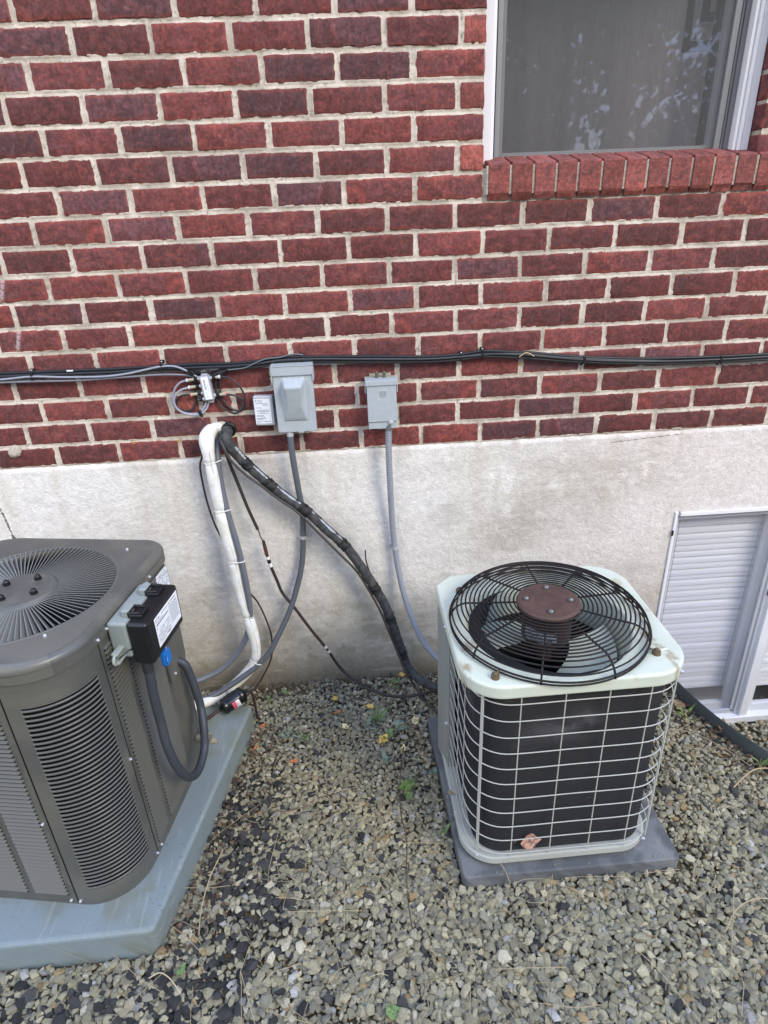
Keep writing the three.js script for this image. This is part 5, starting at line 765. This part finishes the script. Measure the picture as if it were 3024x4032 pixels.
// ---------------------------------------------------------------- cables along the wall
{
  const main = [[-0.8, 1.312, 0.014], [-0.5, 1.308, 0.014], [-0.202, 1.306, 0.015], [-0.105, 1.304, 0.015], [-0.007, 1.303, 0.015], [0.125, 1.301, 0.015], [0.296, 1.302, 0.015], [0.41, 1.302, 0.016], [0.517, 1.3, 0.018], [0.607, 1.304, 0.018], [0.666, 1.311, 0.018], [0.767, 1.308, 0.018], [0.95, 1.299, 0.018], [1.148, 1.289, 0.018], [1.247, 1.291, 0.018], [1.312, 1.296, 0.018], [1.445, 1.286, 0.018], [1.647, 1.261, 0.018], [1.887, 1.243, 0.018], [2.12, 1.238, 0.018], [2.36, 1.238, 0.018], [3.0, 1.24, 0.018]];
  const R = RNG(55), off = (dy, dz, wob, x0 = -1, x1 = 4) => main.filter((p) => p[0] >= x0 && p[0] <= x1).map((p) => [p[0], p[1] + dy + wob * (R() - 0.5), p[2] + dz + wob * 0.5 * (R() - 0.5)]);
  const G = 'black cables along the brick wall', lbl = (w) => 'black cable ' + w;
  solo('cable', tube(off(0.0072, 0, 0.0018), 0.005, 260, 8), M.darkCable, lbl('uppermost in the bundle along the brick wall, running the whole width'), 'cable');
  solo('cable', tube(off(-0.0015, 0.003, 0.002), 0.0052, 260, 8), std([30, 32, 36], 0.5), lbl('in the middle of the bundle along the brick wall, running the whole width'), 'cable');
  solo('cable', tube(off(-0.0098, 0.0005, 0.002, 0.5), 0.0048, 220, 8), std([36, 37, 40], 0.55), lbl('lowest in the bundle right of the splitter, running to the right edge'), 'cable');
  solo('cable', tube([...off(0.0, 0.0075, 0.002, 0.6, 1.2), [1.4, 1.292, 0.022], [1.6, 1.268, 0.022], [2.0, 1.238, 0.02], [3.0, 1.236, 0.02]], 0.0036, 180, 8), std([54, 56, 60], 0.5), 'dark grey cable in front of the bundle over the two electrical boxes', 'cable');
  // cables that bend from the splitter up into the bundle
  const J = [[[0.5, 1.297, 0.02], [0.47, 1.288, 0.016], [0.43, 1.283, 0.014], [0.385, 1.283, 0.012], [0.36, 1.29, 0.012]], [[0.55, 1.296, 0.02], [0.5, 1.288, 0.018], [0.465, 1.279, 0.014], [0.44, 1.268, 0.012]], [[0.535, 1.29, 0.016], [0.49, 1.28, 0.014], [0.462, 1.262, 0.012], [0.452, 1.235, 0.01]]];
  ['upper', 'middle', 'lowest'].forEach((n, i) => solo('cable', tube(J[i], 0.0036, 40, 8), i === 1 ? M.coaxBlack : M.darkCable, `short black cable joining the bundle above the splitter, ${n} of three`, 'cable'));
  const g1 = [[-0.8, 1.3, 0.024], [-0.5, 1.298, 0.024], [-0.202, 1.296, 0.025], [-0.102, 1.3, 0.026], [-0.006, 1.293, 0.026], [0.125, 1.289, 0.026], [0.197, 1.295, 0.026], [0.25, 1.304, 0.028], [0.3, 1.311, 0.028], [0.34, 1.308, 0.027], [0.368, 1.295, 0.027], [0.384, 1.284, 0.027], [0.4, 1.27, 0.018]];
  const g2 = [[-0.8, 1.288, 0.019], [-0.5, 1.288, 0.019], [-0.207, 1.286, 0.02], [-0.109, 1.284, 0.02], [0.027, 1.28, 0.02], [0.169, 1.282, 0.02], [0.312, 1.283, 0.02], [0.377, 1.275, 0.019], [0.4, 1.262, 0.014]];
  solo('cable', tube(g1, 0.0034, 160, 8), M.coaxGrey, 'pale grey coaxial cable that rises over the black cables left of the splitter', 'cable');
  solo('cable', tube(g2, 0.0034, 140, 8), std([122, 126, 136], 0.5), 'grey coaxial cable lowest of the run left of the splitter', 'cable');
  solo('cable', tube([[-0.8, 1.294, 0.013], [-0.1, 1.291, 0.012], [0.1, 1.288, 0.012], [0.3, 1.29, 0.012], [0.42, 1.293, 0.012]], 0.003, 60, 6), std([104, 92, 84], 0.7), 'dusty brown cable tucked behind the grey cables left of the splitter', 'cable');
  solo('cable', tube([[0.5, 1.288, 0.024], [0.555, 1.293, 0.026], [0.585, 1.305, 0.028], [0.62, 1.317, 0.028], [0.665, 1.32, 0.028], [0.71, 1.327, 0.024], [0.74, 1.322, 0.02]], 0.0022, 60, 6), std([96, 106, 108], 0.5), 'thin grey green wire looping over the black bundle above the large box', 'wire');
  // clips
  const clip = (x, y, z, up, label) => { const o = thing('cable_clip', label, 'cable clip', [x, y, 0], 0, 'black cable clips on the wall'); part('strap', bx(0.0085, 0.026, 0.006, 0, 0, z + 0.006, 0.002), M.black, o); part('foot', bx(0.012, 0.009, 0.016, 0, up * 0.0145, 0.008, 0.002), M.black, o); part('nail', new THREE.SphereGeometry(0.0026, 8, 6).translate(0.0, up * 0.0155, 0.0175), M.zinc, o); };
  clip(-0.104, 1.302, 0.02, 1, 'black cable clip over the cables near the left edge'); clip(0.297, 1.308, 0.022, 1, 'black cable clip over the cables left of the splitter'); clip(0.735, 1.307, 0.018, 1, 'black cable clip above the large electrical box'); clip(1.244, 1.287, 0.018, 1, 'black cable clip right of the small switch box'); clip(1.312, 1.296, 0.018, 1, 'black cable clip at the bend below the window corner'); clip(1.648, 1.258, 0.018, -1, 'black cable clip below the middle of the window'); clip(2.11, 1.236, 0.018, -1, 'black cable clip near the right edge');
  // straw caught behind the bundle and a white paint chip on it
  solo('straw', tube([[1.43, 1.282, 0.03], [1.45, 1.294, 0.032], [1.466, 1.29, 0.034], [1.478, 1.281, 0.03]], 0.0018, 20, 5), std([190, 164, 128], 0.9), 'bit of pale straw caught on the black cable bundle', 'straw');
  solo('paint_chip', bx(0.02, 0.005, 0.002, 0.013, 1.311, 0.021, 0.0008), M.white, 'white paint chip on the black cable at far left', 'paint chip');
}
// ---------------------------------------------------------------- splitter with its coaxial loops
{
  const o = thing('cable_splitter', 'small silver coaxial splitter with a white label, tilted on the bricks below the cables', 'splitter', [0.4255, 1.2355, 0.0]); o.rotation.z = 0.085;
  part('body', bx(0.033, 0.079, 0.018, 0, 0, 0.021, 0.002), std([178, 180, 184], 0.4, { metalness: 0.5 }), o);
  const t = canvasTex(160, 400, (c, W, H) => { c.fillStyle = '#e4e6e8'; c.fillRect(0, 0, W, H); c.save(); c.translate(W / 2, H / 2); c.rotate(Math.PI / 2); c.fillStyle = '#6b8a84'; c.fillRect(-150, 22, 180, 16); c.fillStyle = '#44484c'; c.font = 'bold 20px sans-serif'; c.fillText('Digital Coax Splitter', -150, 14); c.font = 'bold 15px sans-serif'; c.fillText('5-1002MHz  RFI  PCT', -60, -26); c.fillRect(60, 24, 70, 4); c.restore(); c.strokeStyle = '#555'; c.lineWidth = 3; c.beginPath(); c.arc(60, 360, 16, 0, 7); c.stroke(); });
  part('label', new THREE.PlaneGeometry(0.023, 0.073).translate(0, 0, 0.0304), new THREE.MeshStandardMaterial({ map: t, roughness: 0.4 }), o);
  const ear = (y) => { const s = roundRect(0.02, 0.016, 0.005, 0, y), h = new THREE.Path(); h.absarc(-0.003, y + Math.sign(y) * 0.002, 0.003, 0, 6.283, true); s.holes.push(h); return extr(s, 0.003, 0, 1, 8).translate(0, 0, 0.012); };
  part('mounting_ear', ear(0.044), M.zinc, o); part('mounting_ear', ear(-0.044), M.zinc, o);
  const port = (x, y, dir, L, col) => { const e = x + dir * L; part('connector', join([between([x, y, 0.02], [x + dir * 0.006, y, 0.02], 0.0062, 10)]), M.zinc, o); part('seal', between([x + dir * 0.006, y, 0.02], [x + dir * 0.0175, y, 0.02], 0.0068, 12), M.black, o); if (L > 0.02) { part('connector', between([x + dir * 0.0175, y, 0.02], [e - dir * 0.005, y, 0.02], 0.0052, 12), M.brass, o); part('connector', between([e - dir * 0.005, y, 0.02], [e, y, 0.02], 0.006, 12), col, o); } else part('connector', between([x + dir * 0.0175, y, 0.02], [e, y, 0.02], 0.0045, 10), M.zinc, o); };
  const pale = std([206, 210, 214], 0.4), pink = std([206, 150, 142], 0.5);
  port(-0.0165, 0.031, -1, 0.043, pale); port(-0.0165, 0.0075, -1, 0.042, pale); port(-0.0165, -0.016, -1, 0.04, pink); port(-0.0165, -0.035, -1, 0.019, pale); port(0.0165, 0.028, 1, 0.032, pale); port(0.0165, -0.0285, 1, 0.037, pink);
  const co = (pts, m, l) => solo('coaxial_cable', tube(pts, 0.0033, 110, 8), m, l, 'cable');
  co([[0.364, 1.261, 0.02], [0.345, 1.256, 0.02], [0.324, 1.237, 0.02], [0.312, 1.206, 0.02], [0.311, 1.184, 0.02], [0.324, 1.165, 0.02], [0.349, 1.154, 0.02], [0.375, 1.152, 0.02], [0.394, 1.159, 0.02], [0.407, 1.173, 0.016], [0.414, 1.19, 0.01]], M.coaxGrey, 'grey coaxial cable looping from the top left port of the splitter');
  co([[0.367, 1.237, 0.02], [0.349, 1.235, 0.024], [0.329, 1.223, 0.026], [0.316, 1.203, 0.027], [0.319, 1.177, 0.027], [0.337, 1.159, 0.026], [0.368, 1.149, 0.024], [0.393, 1.152, 0.024], [0.411, 1.165, 0.016], [0.42, 1.183, 0.01]], std([150, 153, 162], 0.5), 'grey coaxial cable looping from the second left port of the splitter');
  co([[0.367, 1.214, 0.02], [0.35, 1.214, 0.018], [0.33, 1.207, 0.014], [0.319, 1.193, 0.012], [0.317, 1.174, 0.01], [0.33, 1.16, 0.008], [0.352, 1.159, 0.008], [0.371, 1.17, 0.008], [0.381, 1.192, 0.008], [0.383, 1.214, 0.008], [0.38, 1.242, 0.008], [0.379, 1.268, 0.01], [0.392, 1.286, 0.015]], M.coaxBlack, 'black coaxial cable looping from the third left port of the splitter');
  co([[0.474, 1.268, 0.02], [0.501, 1.261, 0.02], [0.521, 1.244, 0.022], [0.535, 1.219, 0.022], [0.539, 1.192, 0.022], [0.528, 1.164, 0.02], [0.503, 1.145, 0.018], [0.481, 1.151, 0.015], [0.458, 1.17, 0.012], [0.448, 1.194, 0.01], [0.449, 1.221, 0.01], [0.454, 1.251, 0.012], [0.465, 1.271, 0.015], [0.493, 1.288, 0.02]], M.coaxBlack, 'black coaxial cable in a wide loop from the top right port of the splitter');
  co([[0.478, 1.208, 0.02], [0.503, 1.206, 0.02], [0.523, 1.196, 0.017], [0.537, 1.178, 0.015], [0.534, 1.163, 0.012], [0.519, 1.15, 0.01], [0.498, 1.154, 0.008], [0.476, 1.172, 0.008], [0.463, 1.202, 0.008], [0.466, 1.238, 0.01], [0.475, 1.271, 0.014], [0.5, 1.29, 0.018]], std([52, 50, 52], 0.5), 'black coaxial cable in a small loop from the lower right port of the splitter');
  solo('cable_tie', join([bx(0.011, 0.02, 0.012, 0, 0, 0, 0.003).rotateZ(0.35).translate(0.391, 1.154, 0.023), bx(0.008, 0.009, 0.006, 0.395, 1.146, 0.028, 0.002)]), M.black, 'black tie round the two grey coaxial cables under the splitter', 'cable tie');
  solo('cable_tie', join([bx(0.016, 0.015, 0.014, 0, 0, 0, 0.003).rotateZ(0.5).translate(0.386, 1.285, 0.026), bx(0.008, 0.014, 0.006, 0.379, 1.29, 0.033, 0.002)]), M.black, 'knotted black tie above the top left of the splitter', 'cable tie');
}
// ---------------------------------------------------------------- litter on the gravel
{
  const R = RNG(2024);
  // leaf: lobed or pointed blade, gently curled, with a midrib crease
  const leafGeo = (len, wid, lobes, curl, seed) => {
    const r = RNG(seed), n = 26, out = []; for (let i = 0; i <= n; i++) { const t = i / n; let w = Math.sin(Math.PI * Math.pow(t, 0.8)) * wid * 0.5; if (lobes) w *= 0.62 + 0.42 * Math.abs(Math.sin(t * Math.PI * lobes)); w *= 0.92 + 0.16 * r(); out.push([t * len - len / 2, w]); }
    const pos = [], uv = [], idx = [], z = (x, y) => curl * ((x / len) ** 2 * len * 1.1 + Math.abs(y) * 0.55) + 0.002 * Math.sin(x * 160 + y * 90 + seed);
    out.forEach(([x, w]) => { for (const y of [-w, -w * 0.45, 0, w * 0.45, w]) { pos.push(x, z(x, y) - (y === 0 ? 0.0006 : 0), y); uv.push(x / len + 0.5, y / wid + 0.5); } });
    for (let i = 0; i < n; i++) for (let k = 0; k < 4; k++) { const a = i * 5 + k, b = a + 1, c = a + 5, d = c + 1; idx.push(a, b, d, a, d, c); }
    const g = new THREE.BufferGeometry(); g.setAttribute('position', new THREE.Float32BufferAttribute(pos, 3)); g.setAttribute('uv', new THREE.Float32BufferAttribute(uv, 2)); g.setIndex(idx); g.computeVertexNormals(); return g;
  };
  const leafM = (c, seed) => new THREE.MeshPhysicalMaterial({ side: THREE.DoubleSide, roughness: 0.7, map: colorTex(128, 128, (x, y) => { const v = Math.abs(y - 64) / 64, rib = Math.abs(((x + v * 40) % 22) - 11) < 1.2 || v < 0.03; const f = fbm(x / 20, y / 20, seed, 4); let q = mix3(c, c.map((k) => k * 0.62), sm(0.45, 0.75, f)); if (rib) q = q.map((k) => k * 1.14 + 6); return q; }) });
  const yellow = leafM([222, 182, 92], 1101), pale = leafM([224, 204, 150], 1102), orange = leafM([186, 112, 66], 1103), brown = leafM([178, 138, 118], 1104), green = leafM([110, 134, 78], 1105), bright = leafM([106, 130, 62], 1106), grey = leafM([122, 138, 116], 1107), dull = leafM([126, 104, 76], 1108);
  const leaf = (x, z, len, wid, lobes, m, label, y = 0.013, turn = R() * 6.28, tilt = 0.25, curl = 0.45, grp) => { const o = thing('leaf', label, 'leaf', [x, y, z], turn, grp); const b = part('blade', leafGeo(len, wid, lobes, curl, Math.floor(R() * 1e5)), m, o); b.rotation.set((R() - 0.5) * tilt, 0, (R() - 0.5) * tilt); part('stalk', tube([[-len / 2, curl * len * 0.27, 0], [-len * 0.62, curl * len * 0.34, 0.002], [-len * 0.78, curl * len * 0.3, 0.006]], 0.0009, 8, 5), m, o); return o; };
  leaf(0.747, 0.131, 0.032, 0.026, 0, yellow, 'round yellow leaf on the gravel near the wall, below the copper line', 0.014);
  leaf(0.751, 0.207, 0.03, 0.012, 0, orange, 'narrow curled tan leaf on the gravel below the round yellow leaf', 0.014);
  leaf(0.881, 0.188, 0.036, 0.026, 2, yellow, 'yellow leaf under the sag of the copper line beside the green weeds', 0.014);
  leaf(0.786, 0.285, 0.036, 0.026, 2, pale, 'pale yellow leaf alone in the middle of the gravel behind the grass tuft', 0.015, 2.2);
  leaf(1.044, 0.285, 0.042, 0.03, 2, pale, 'cream leaf with dark middle beside the corner of the right slab', 0.016, 4.6);
  leaf(0.922, 0.359, 0.048, 0.036, 3, yellow, 'ragged yellow leaf left of the right slab beside the grey green leaf', 0.016, 0.9);
  leaf(0.987, 0.408, 0.034, 0.02, 0, pale, 'pale yellow leaf tip lying close to the right slab', 0.014, 1.2);
  leaf(1.02, 0.02, 0.028, 0.024, 0, yellow, 'small yellow leaf at the foot of the wall behind the black pipe', 0.014);
  leaf(0.605, 0.428, 0.034, 0.017, 0, orange, 'single orange leaf in the middle gravel between dark stones', 0.015, 0.25);
  leaf(0.479, 0.249, 0.03, 0.02, 0, orange, 'rust coloured leaf beside the rear corner of the left pad', 0.014);
  leaf(0.466, 0.351, 0.024, 0.014, 0, orange, 'small orange leaf against the side of the left pad', 0.014);
  leaf(0.989, 0.572, 0.062, 0.05, 3, bright, 'bright green lobed leaf on the gravel left of the wire guard', 0.018, 0.4, 0.5, 0.5);
  leaf(0.985, 0.605, 0.045, 0.034, 3, green, 'green leaf overlapping the front of the bright green leaf', 0.017, 1.9, 0.5, 0.5);
  leaf(0.922, 0.443, 0.07, 0.022, 0, grey, 'long grey green leaf on the gravel left of the right slab', 0.016, 1.75, 0.3, 0.25);
  leaf(0.943, 0.339, 0.055, 0.045, 3, green, 'lobed green leaf beside the ragged yellow leaf', 0.016, 0.8, 0.4, 0.4);
  leaf(0.985, 0.3, 0.06, 0.045, 3, grey, 'grey green lobed leaf next to the cream leaf', 0.017, 2.4, 0.4, 0.4);
  leaf(1.088, 0.738, 0.05, 0.014, 0, green, 'narrow green leaf beside the front left of the right slab', 0.014, 0.7);
  leaf(1.079, 0.53, 0.06, 0.032, 0, grey, 'dull green leaf leaning on the left edge of the right slab', 0.022, 1.2, 0.9);
  leaf(0.889, 1.208, 0.036, 0.034, 0, green, 'round pale green leaf at the bottom edge of the gravel', 0.014, 0.3, 0.2, 0.15);
  leaf(0.363, 1.07, 0.034, 0.02, 0, green, 'yellow green leaf in front of the left pad corner', 0.013, 1.0, 0.2, 0.2);
  leaf(0.544, 0.066, 0.035, 0.017, 0, green, 'green oval leaf near the wall beside the filter drier', 0.014);
  leaf(0.487, 0.103, 0.04, 0.018, 0, green, 'yellowish green leaf near the wall behind the left pad corner', 0.014);
  leaf(1.305, 0.872, 0.062, 0.05, 0, brown, 'dry pinkish brown leaf stuck inside the bottom of the wire guard', 0.118, 0.1, 0.1, 0.5).children[0].rotation.x = 1.35;
  leaf(1.12, 0.66, 0.035, 0.025, 2, pale, 'dry straw coloured leaf caught at the lower left of the wire guard', 0.075, 0.6, 1.4);
  leaf(1.125, 0.735, 0.035, 0.02, 2, pale, 'crumpled pale leaf on the slab by the left corner of the base', 0.064, 2.0, 1.2);
  leaf(2.13, 0.42, 0.06, 0.03, 0, dull, 'dry brown leaf against the window well edging', 0.02, 0.9, 0.5);
  leaf(2.03, 0.3, 0.055, 0.03, 0, dull, 'brown leaf near the window well edging behind the wire guard', 0.018, 2.4, 0.6);
  leaf(2.55, 0.28, 0.05, 0.036, 2, yellow, 'yellow leaf at the bottom of the window well', -0.38, 0.4, 0.4);
  // weeds with blades
  const weed = (x, z, n, h, spread, m, label) => { const o = thing('weed', label, 'weed', [x, 0.0, z]); for (let i = 0; i < n; i++) { const a = R() * 6.28, l = h * (0.6 + 0.6 * R()), g = leafGeo(l, 0.007 + 0.004 * R(), 0, -0.5 - spread, Math.floor(R() * 1e5)); g.translate(l / 2, 0, 0); const b = part('blade', g, m, o); b.rotation.set(0, a, 0.35 + R() * 0.6, 'YXZ'); b.position.y = 0.012 + R() * 0.01; } };
  weed(0.91, 0.262, 13, 0.055, 0.3, green, 'small green weed tuft left of the right slab under the copper line'); weed(0.86, 0.3, 5, 0.045, 0.3, grey, 'sparse grey green weed beside the small green tuft');
  weed(0.58, 0.31, 6, 0.04, 0.2, grey, 'thin weed in the gravel right of the left pad'); weed(0.63, 0.325, 5, 0.035, 0.2, green, 'tiny weed sprig right of the thin weed'); weed(0.985, 0.075, 7, 0.04, 0.3, green, 'low weed at the foot of the wall behind the copper line'); weed(2.03, 0.36, 5, 0.05, 0.3, bright, 'weed sprig beside the window well edging behind the wire guard'); weed(2.165, 0.6, 8, 0.04, 0.5, green, 'weed in the angle of the window well edging near the right edge');
  // twigs
  const twig = (pts, r, c, label) => solo('twig', tube(pts, r, pts.length * 8, 6), std(c, 0.9), label, 'twig');
  twig([[0.991, 0.014, 0.395], [0.972, 0.018, 0.49], [0.962, 0.015, 0.569], [0.956, 0.018, 0.668], [0.965, 0.014, 0.765], [0.958, 0.017, 0.84], [0.951, 0.013, 0.93], [0.955, 0.012, 1.02]], 0.0021, [84, 70, 60], 'long dark twig running toward the camera left of the right slab');
  twig([[1.126, 0.062, 0.714], [1.15, 0.056, 0.77], [1.175, 0.052, 0.82], [1.205, 0.05, 0.86], [1.226, 0.048, 0.9], [1.24, 0.02, 0.93]], 0.0015, [150, 132, 108], 'pale stem lying over the front left corner of the right slab');
  twig([[2.028, 0.012, 0.675], [2.072, 0.018, 0.648], [2.133, 0.02, 0.619], [2.174, 0.022, 0.621], [2.23, 0.016, 0.635]], 0.0022, [176, 152, 116], 'tan stem in the gravel near the right edge');
  twig([[0.285, 0.014, 1.085], [0.31, 0.02, 1.078], [0.335, 0.021, 1.09], [0.355, 0.018, 1.108], [0.373, 0.012, 1.126]], 0.0015, [196, 178, 140], 'bent straw coloured stem in front of the left pad');
  twig([[0.43, 0.075, 0.79], [0.4, 0.05, 0.86], [0.385, 0.02, 0.93], [0.39, 0.012, 0.99]], 0.0016, [170, 150, 116], 'curved pale stem leaning on the side of the left pad');
  twig([[0.98, 0.018, 0.3], [1.02, 0.03, 0.31], [1.045, 0.022, 0.37], [1.06, 0.014, 0.44]], 0.0017, [116, 96, 78], 'thin brown twig arching beside the corner of the right slab');
  twig([[1.9, 0.012, 0.42], [1.98, 0.02, 0.43], [2.07, 0.016, 0.5], [2.13, 0.013, 0.6]], 0.0014, [164, 148, 122], 'thin dry stem beside the window well edging');
  twig([[1.76, 0.012, 1.1], [1.82, 0.02, 1.05], [1.9, 0.02, 1.03], [1.97, 0.013, 1.06]], 0.0014, [178, 160, 126], 'dry stem lying right of the slab front');
  twig([[0.55, 0.013, 0.62], [0.6, 0.017, 0.63], [0.66, 0.016, 0.615]], 0.0016, [110, 92, 74], 'short brown twig in the middle of the gravel');
  twig([[0.84, 0.013, 0.12], [0.9, 0.018, 0.105], [0.97, 0.017, 0.09], [1.02, 0.013, 0.07]], 0.0014, [122, 104, 84], 'thin twig along the foot of the wall under the copper line');
  // dry grass and needles, too many to count
  const dry = [];
  for (let v = 0; v < 6; v++) { const l = 0.03 + 0.012 * v, b = (R() - 0.5) * 0.03; dry.push(tube([[-l, 0, 0], [-l * 0.3, 0.003, b * 0.5], [l * 0.4, 0.002, b], [l, -0.002, b * 0.4]], 0.00075, 10, 4)); }
  dry.forEach((g, v) => {
    const n = 38, im = new THREE.InstancedMesh(g, std([186, 172, 140], 0.9), n), m4 = new THREE.Matrix4(), q = new THREE.Quaternion(), e = new THREE.Euler(); let i = 0, guard = 0;
    while (i < n && guard++ < 5000) { const right = R() < 0.55, x = right ? 0.75 + R() * 1.6 : 0.2 + R() * 1.1, z = right ? 0.2 + R() * 1.15 : 0.15 + R() * 1.2; if (inQuad(PAD_L, x, z, 0.03) || inQuad(PAD_R, x, z, 0.03) || inWell(x, z, 0.03)) continue; e.set((R() - 0.5) * 0.25, R() * 6.283, (R() - 0.5) * 0.3); q.setFromEuler(e); m4.compose(V(x, 0.012 + R() * 0.005, z), q, V(0.6 + R() * 0.8, 1, 1)); im.setMatrixAt(i, m4); const k = 0.55 + R() * 0.5; im.setColorAt(i, new THREE.Color(k, k * (0.92 + 0.08 * R()), k * (0.8 + 0.15 * R()))); i++; }
    im.count = i; im.name = numbered('dry_grass'); shadow(im); im.userData = { kind: 'stuff', label: 'scattered dry grass stems and needles on the gravel', category: 'dry grass', group: 'dry grass' }; scene.add(im);
  });
  // leaf mould along the foot of the wall and the rim
  const bits = leafGeo(0.016, 0.008, 0, 0.6, 5), n = 620, im = new THREE.InstancedMesh(bits, std([255, 255, 255], 0.95, { side: THREE.DoubleSide }), n), m4 = new THREE.Matrix4(), q = new THREE.Quaternion(), e = new THREE.Euler();
  for (let i = 0; i < n; i++) { const k = i % 3; let x, z; if (k === 0) { x = 0.45 + R() * 1.5; z = 0.008 + R() * R() * 0.16; } else if (k === 1) { const a = Math.PI * (0.52 + 0.48 * R()), rr = 1.01 + R() * R() * 0.14; x = WELL.cx + Math.cos(a) * WELL.rx * rr; z = Math.sin(a) * WELL.rz * rr; } else { const t = R(); x = mix(0.45, 0.31, t) + R() * R() * 0.16; z = mix(0.25, 1.02, t); } e.set(R() * 0.9, R() * 6.28, R() * 0.9); q.setFromEuler(e); m4.compose(V(x, k === 1 ? 0.004 : 0.0 + R() * 0.012, z), q, V(0.6 + R(), 1, 0.6 + R())); im.setMatrixAt(i, m4); const s = 0.5 + R() * 0.8; im.setColorAt(i, new THREE.Color(0.12 * s, 0.08 * s, 0.05 * s)); }
  im.name = 'leaf_litter'; shadow(im); im.userData = { kind: 'stuff', label: 'crumbled brown leaf litter at the foot of the wall and the edges', category: 'leaf litter' }; scene.add(im);
}
// ---------------------------------------------------------------- trees across the yard: seen only as reflections in the upper window, and they shade the sky
{
  const R = RNG(99), bark = std([78, 66, 54], 0.95), lg = new THREE.PlaneGeometry(0.13, 0.075), lm = new THREE.MeshPhysicalMaterial({ color: new THREE.Color(0.05, 0.085, 0.03), roughness: 0.8, side: THREE.DoubleSide, transmission: 0.3, thickness: 0 });
  const tree = (x, z, h, cr, label) => {
    const o = thing('tree', label, 'tree', [x, 0, z]);
    part('trunk', join([sweep([[0, -0.2, 0], [0.05, h * 0.3, 0.03], [-0.04, h * 0.6, 0], [0, h * 0.9, 0.05]], (t) => 0.24 * (1 - 0.7 * t), 24, 12, 0.2, 5), ...[0, 1, 2, 3, 4].map((i) => { const a = i * 1.26, y = h * (0.4 + 0.09 * i); return sweep([[0, y, 0], [Math.cos(a) * cr * 0.35, y + 0.6, Math.sin(a) * cr * 0.35], [Math.cos(a) * cr * 0.8, y + 1.1, Math.sin(a) * cr * 0.8]], (t) => 0.09 * (1 - 0.75 * t), 8, 8, 0.1, 7); })]), bark, o);
    const n = 6400, leaves = [], m4 = new THREE.Matrix4(), q = new THREE.Quaternion(), e = new THREE.Euler(), cl = []; for (let i = 0; i < 56; i++) { const v = V(R() - 0.5, R() - 0.5, R() - 0.5).normalize().multiplyScalar(0.45 + 0.55 * R()); const t = R(), q = cr * (1 - 0.55 * t * t) / Math.hypot(v.x, v.z) * Math.sqrt(R()); cl.push([v.x * q, h * (0.2 + 0.76 * t), v.z * q]); }
    for (let i = 0; i < n; i++) { const c = cl[i % 56], s = 0.7, d = V(R() - 0.5, R() - 0.5, R() - 0.5).normalize().multiplyScalar(Math.pow(R(), 0.5) * s); e.set(R() * 6, R() * 6, R() * 6); q.setFromEuler(e); m4.compose(V(c[0] + d.x, c[1] + d.y * 0.8, c[2] + d.z), q, V(0.7 + R(), 0.7 + R(), 1)); leaves.push(lg.clone().applyMatrix4(m4)); }
    part('crown', join(leaves), lm, o);
  };
  tree(2.7, 8.0, 5.6, 2.1, 'leafy tree across the yard, leftmost in the reflection of the upper window'); tree(5.3, 8.9, 6.6, 2.3, 'tall leafy tree across the yard reflected in the middle of the upper window'); tree(8.0, 9.8, 7.2, 2.5, 'tallest leafy tree across the yard, at the right of the window reflection'); tree(10.8, 9.2, 6.4, 2.3, 'leafy tree across the yard beyond the tallest one'); tree(-1.5, 10, 7.0, 2.5, 'leafy tree across the yard facing the dark grey air conditioner');
}
renderer.render(scene, camera);
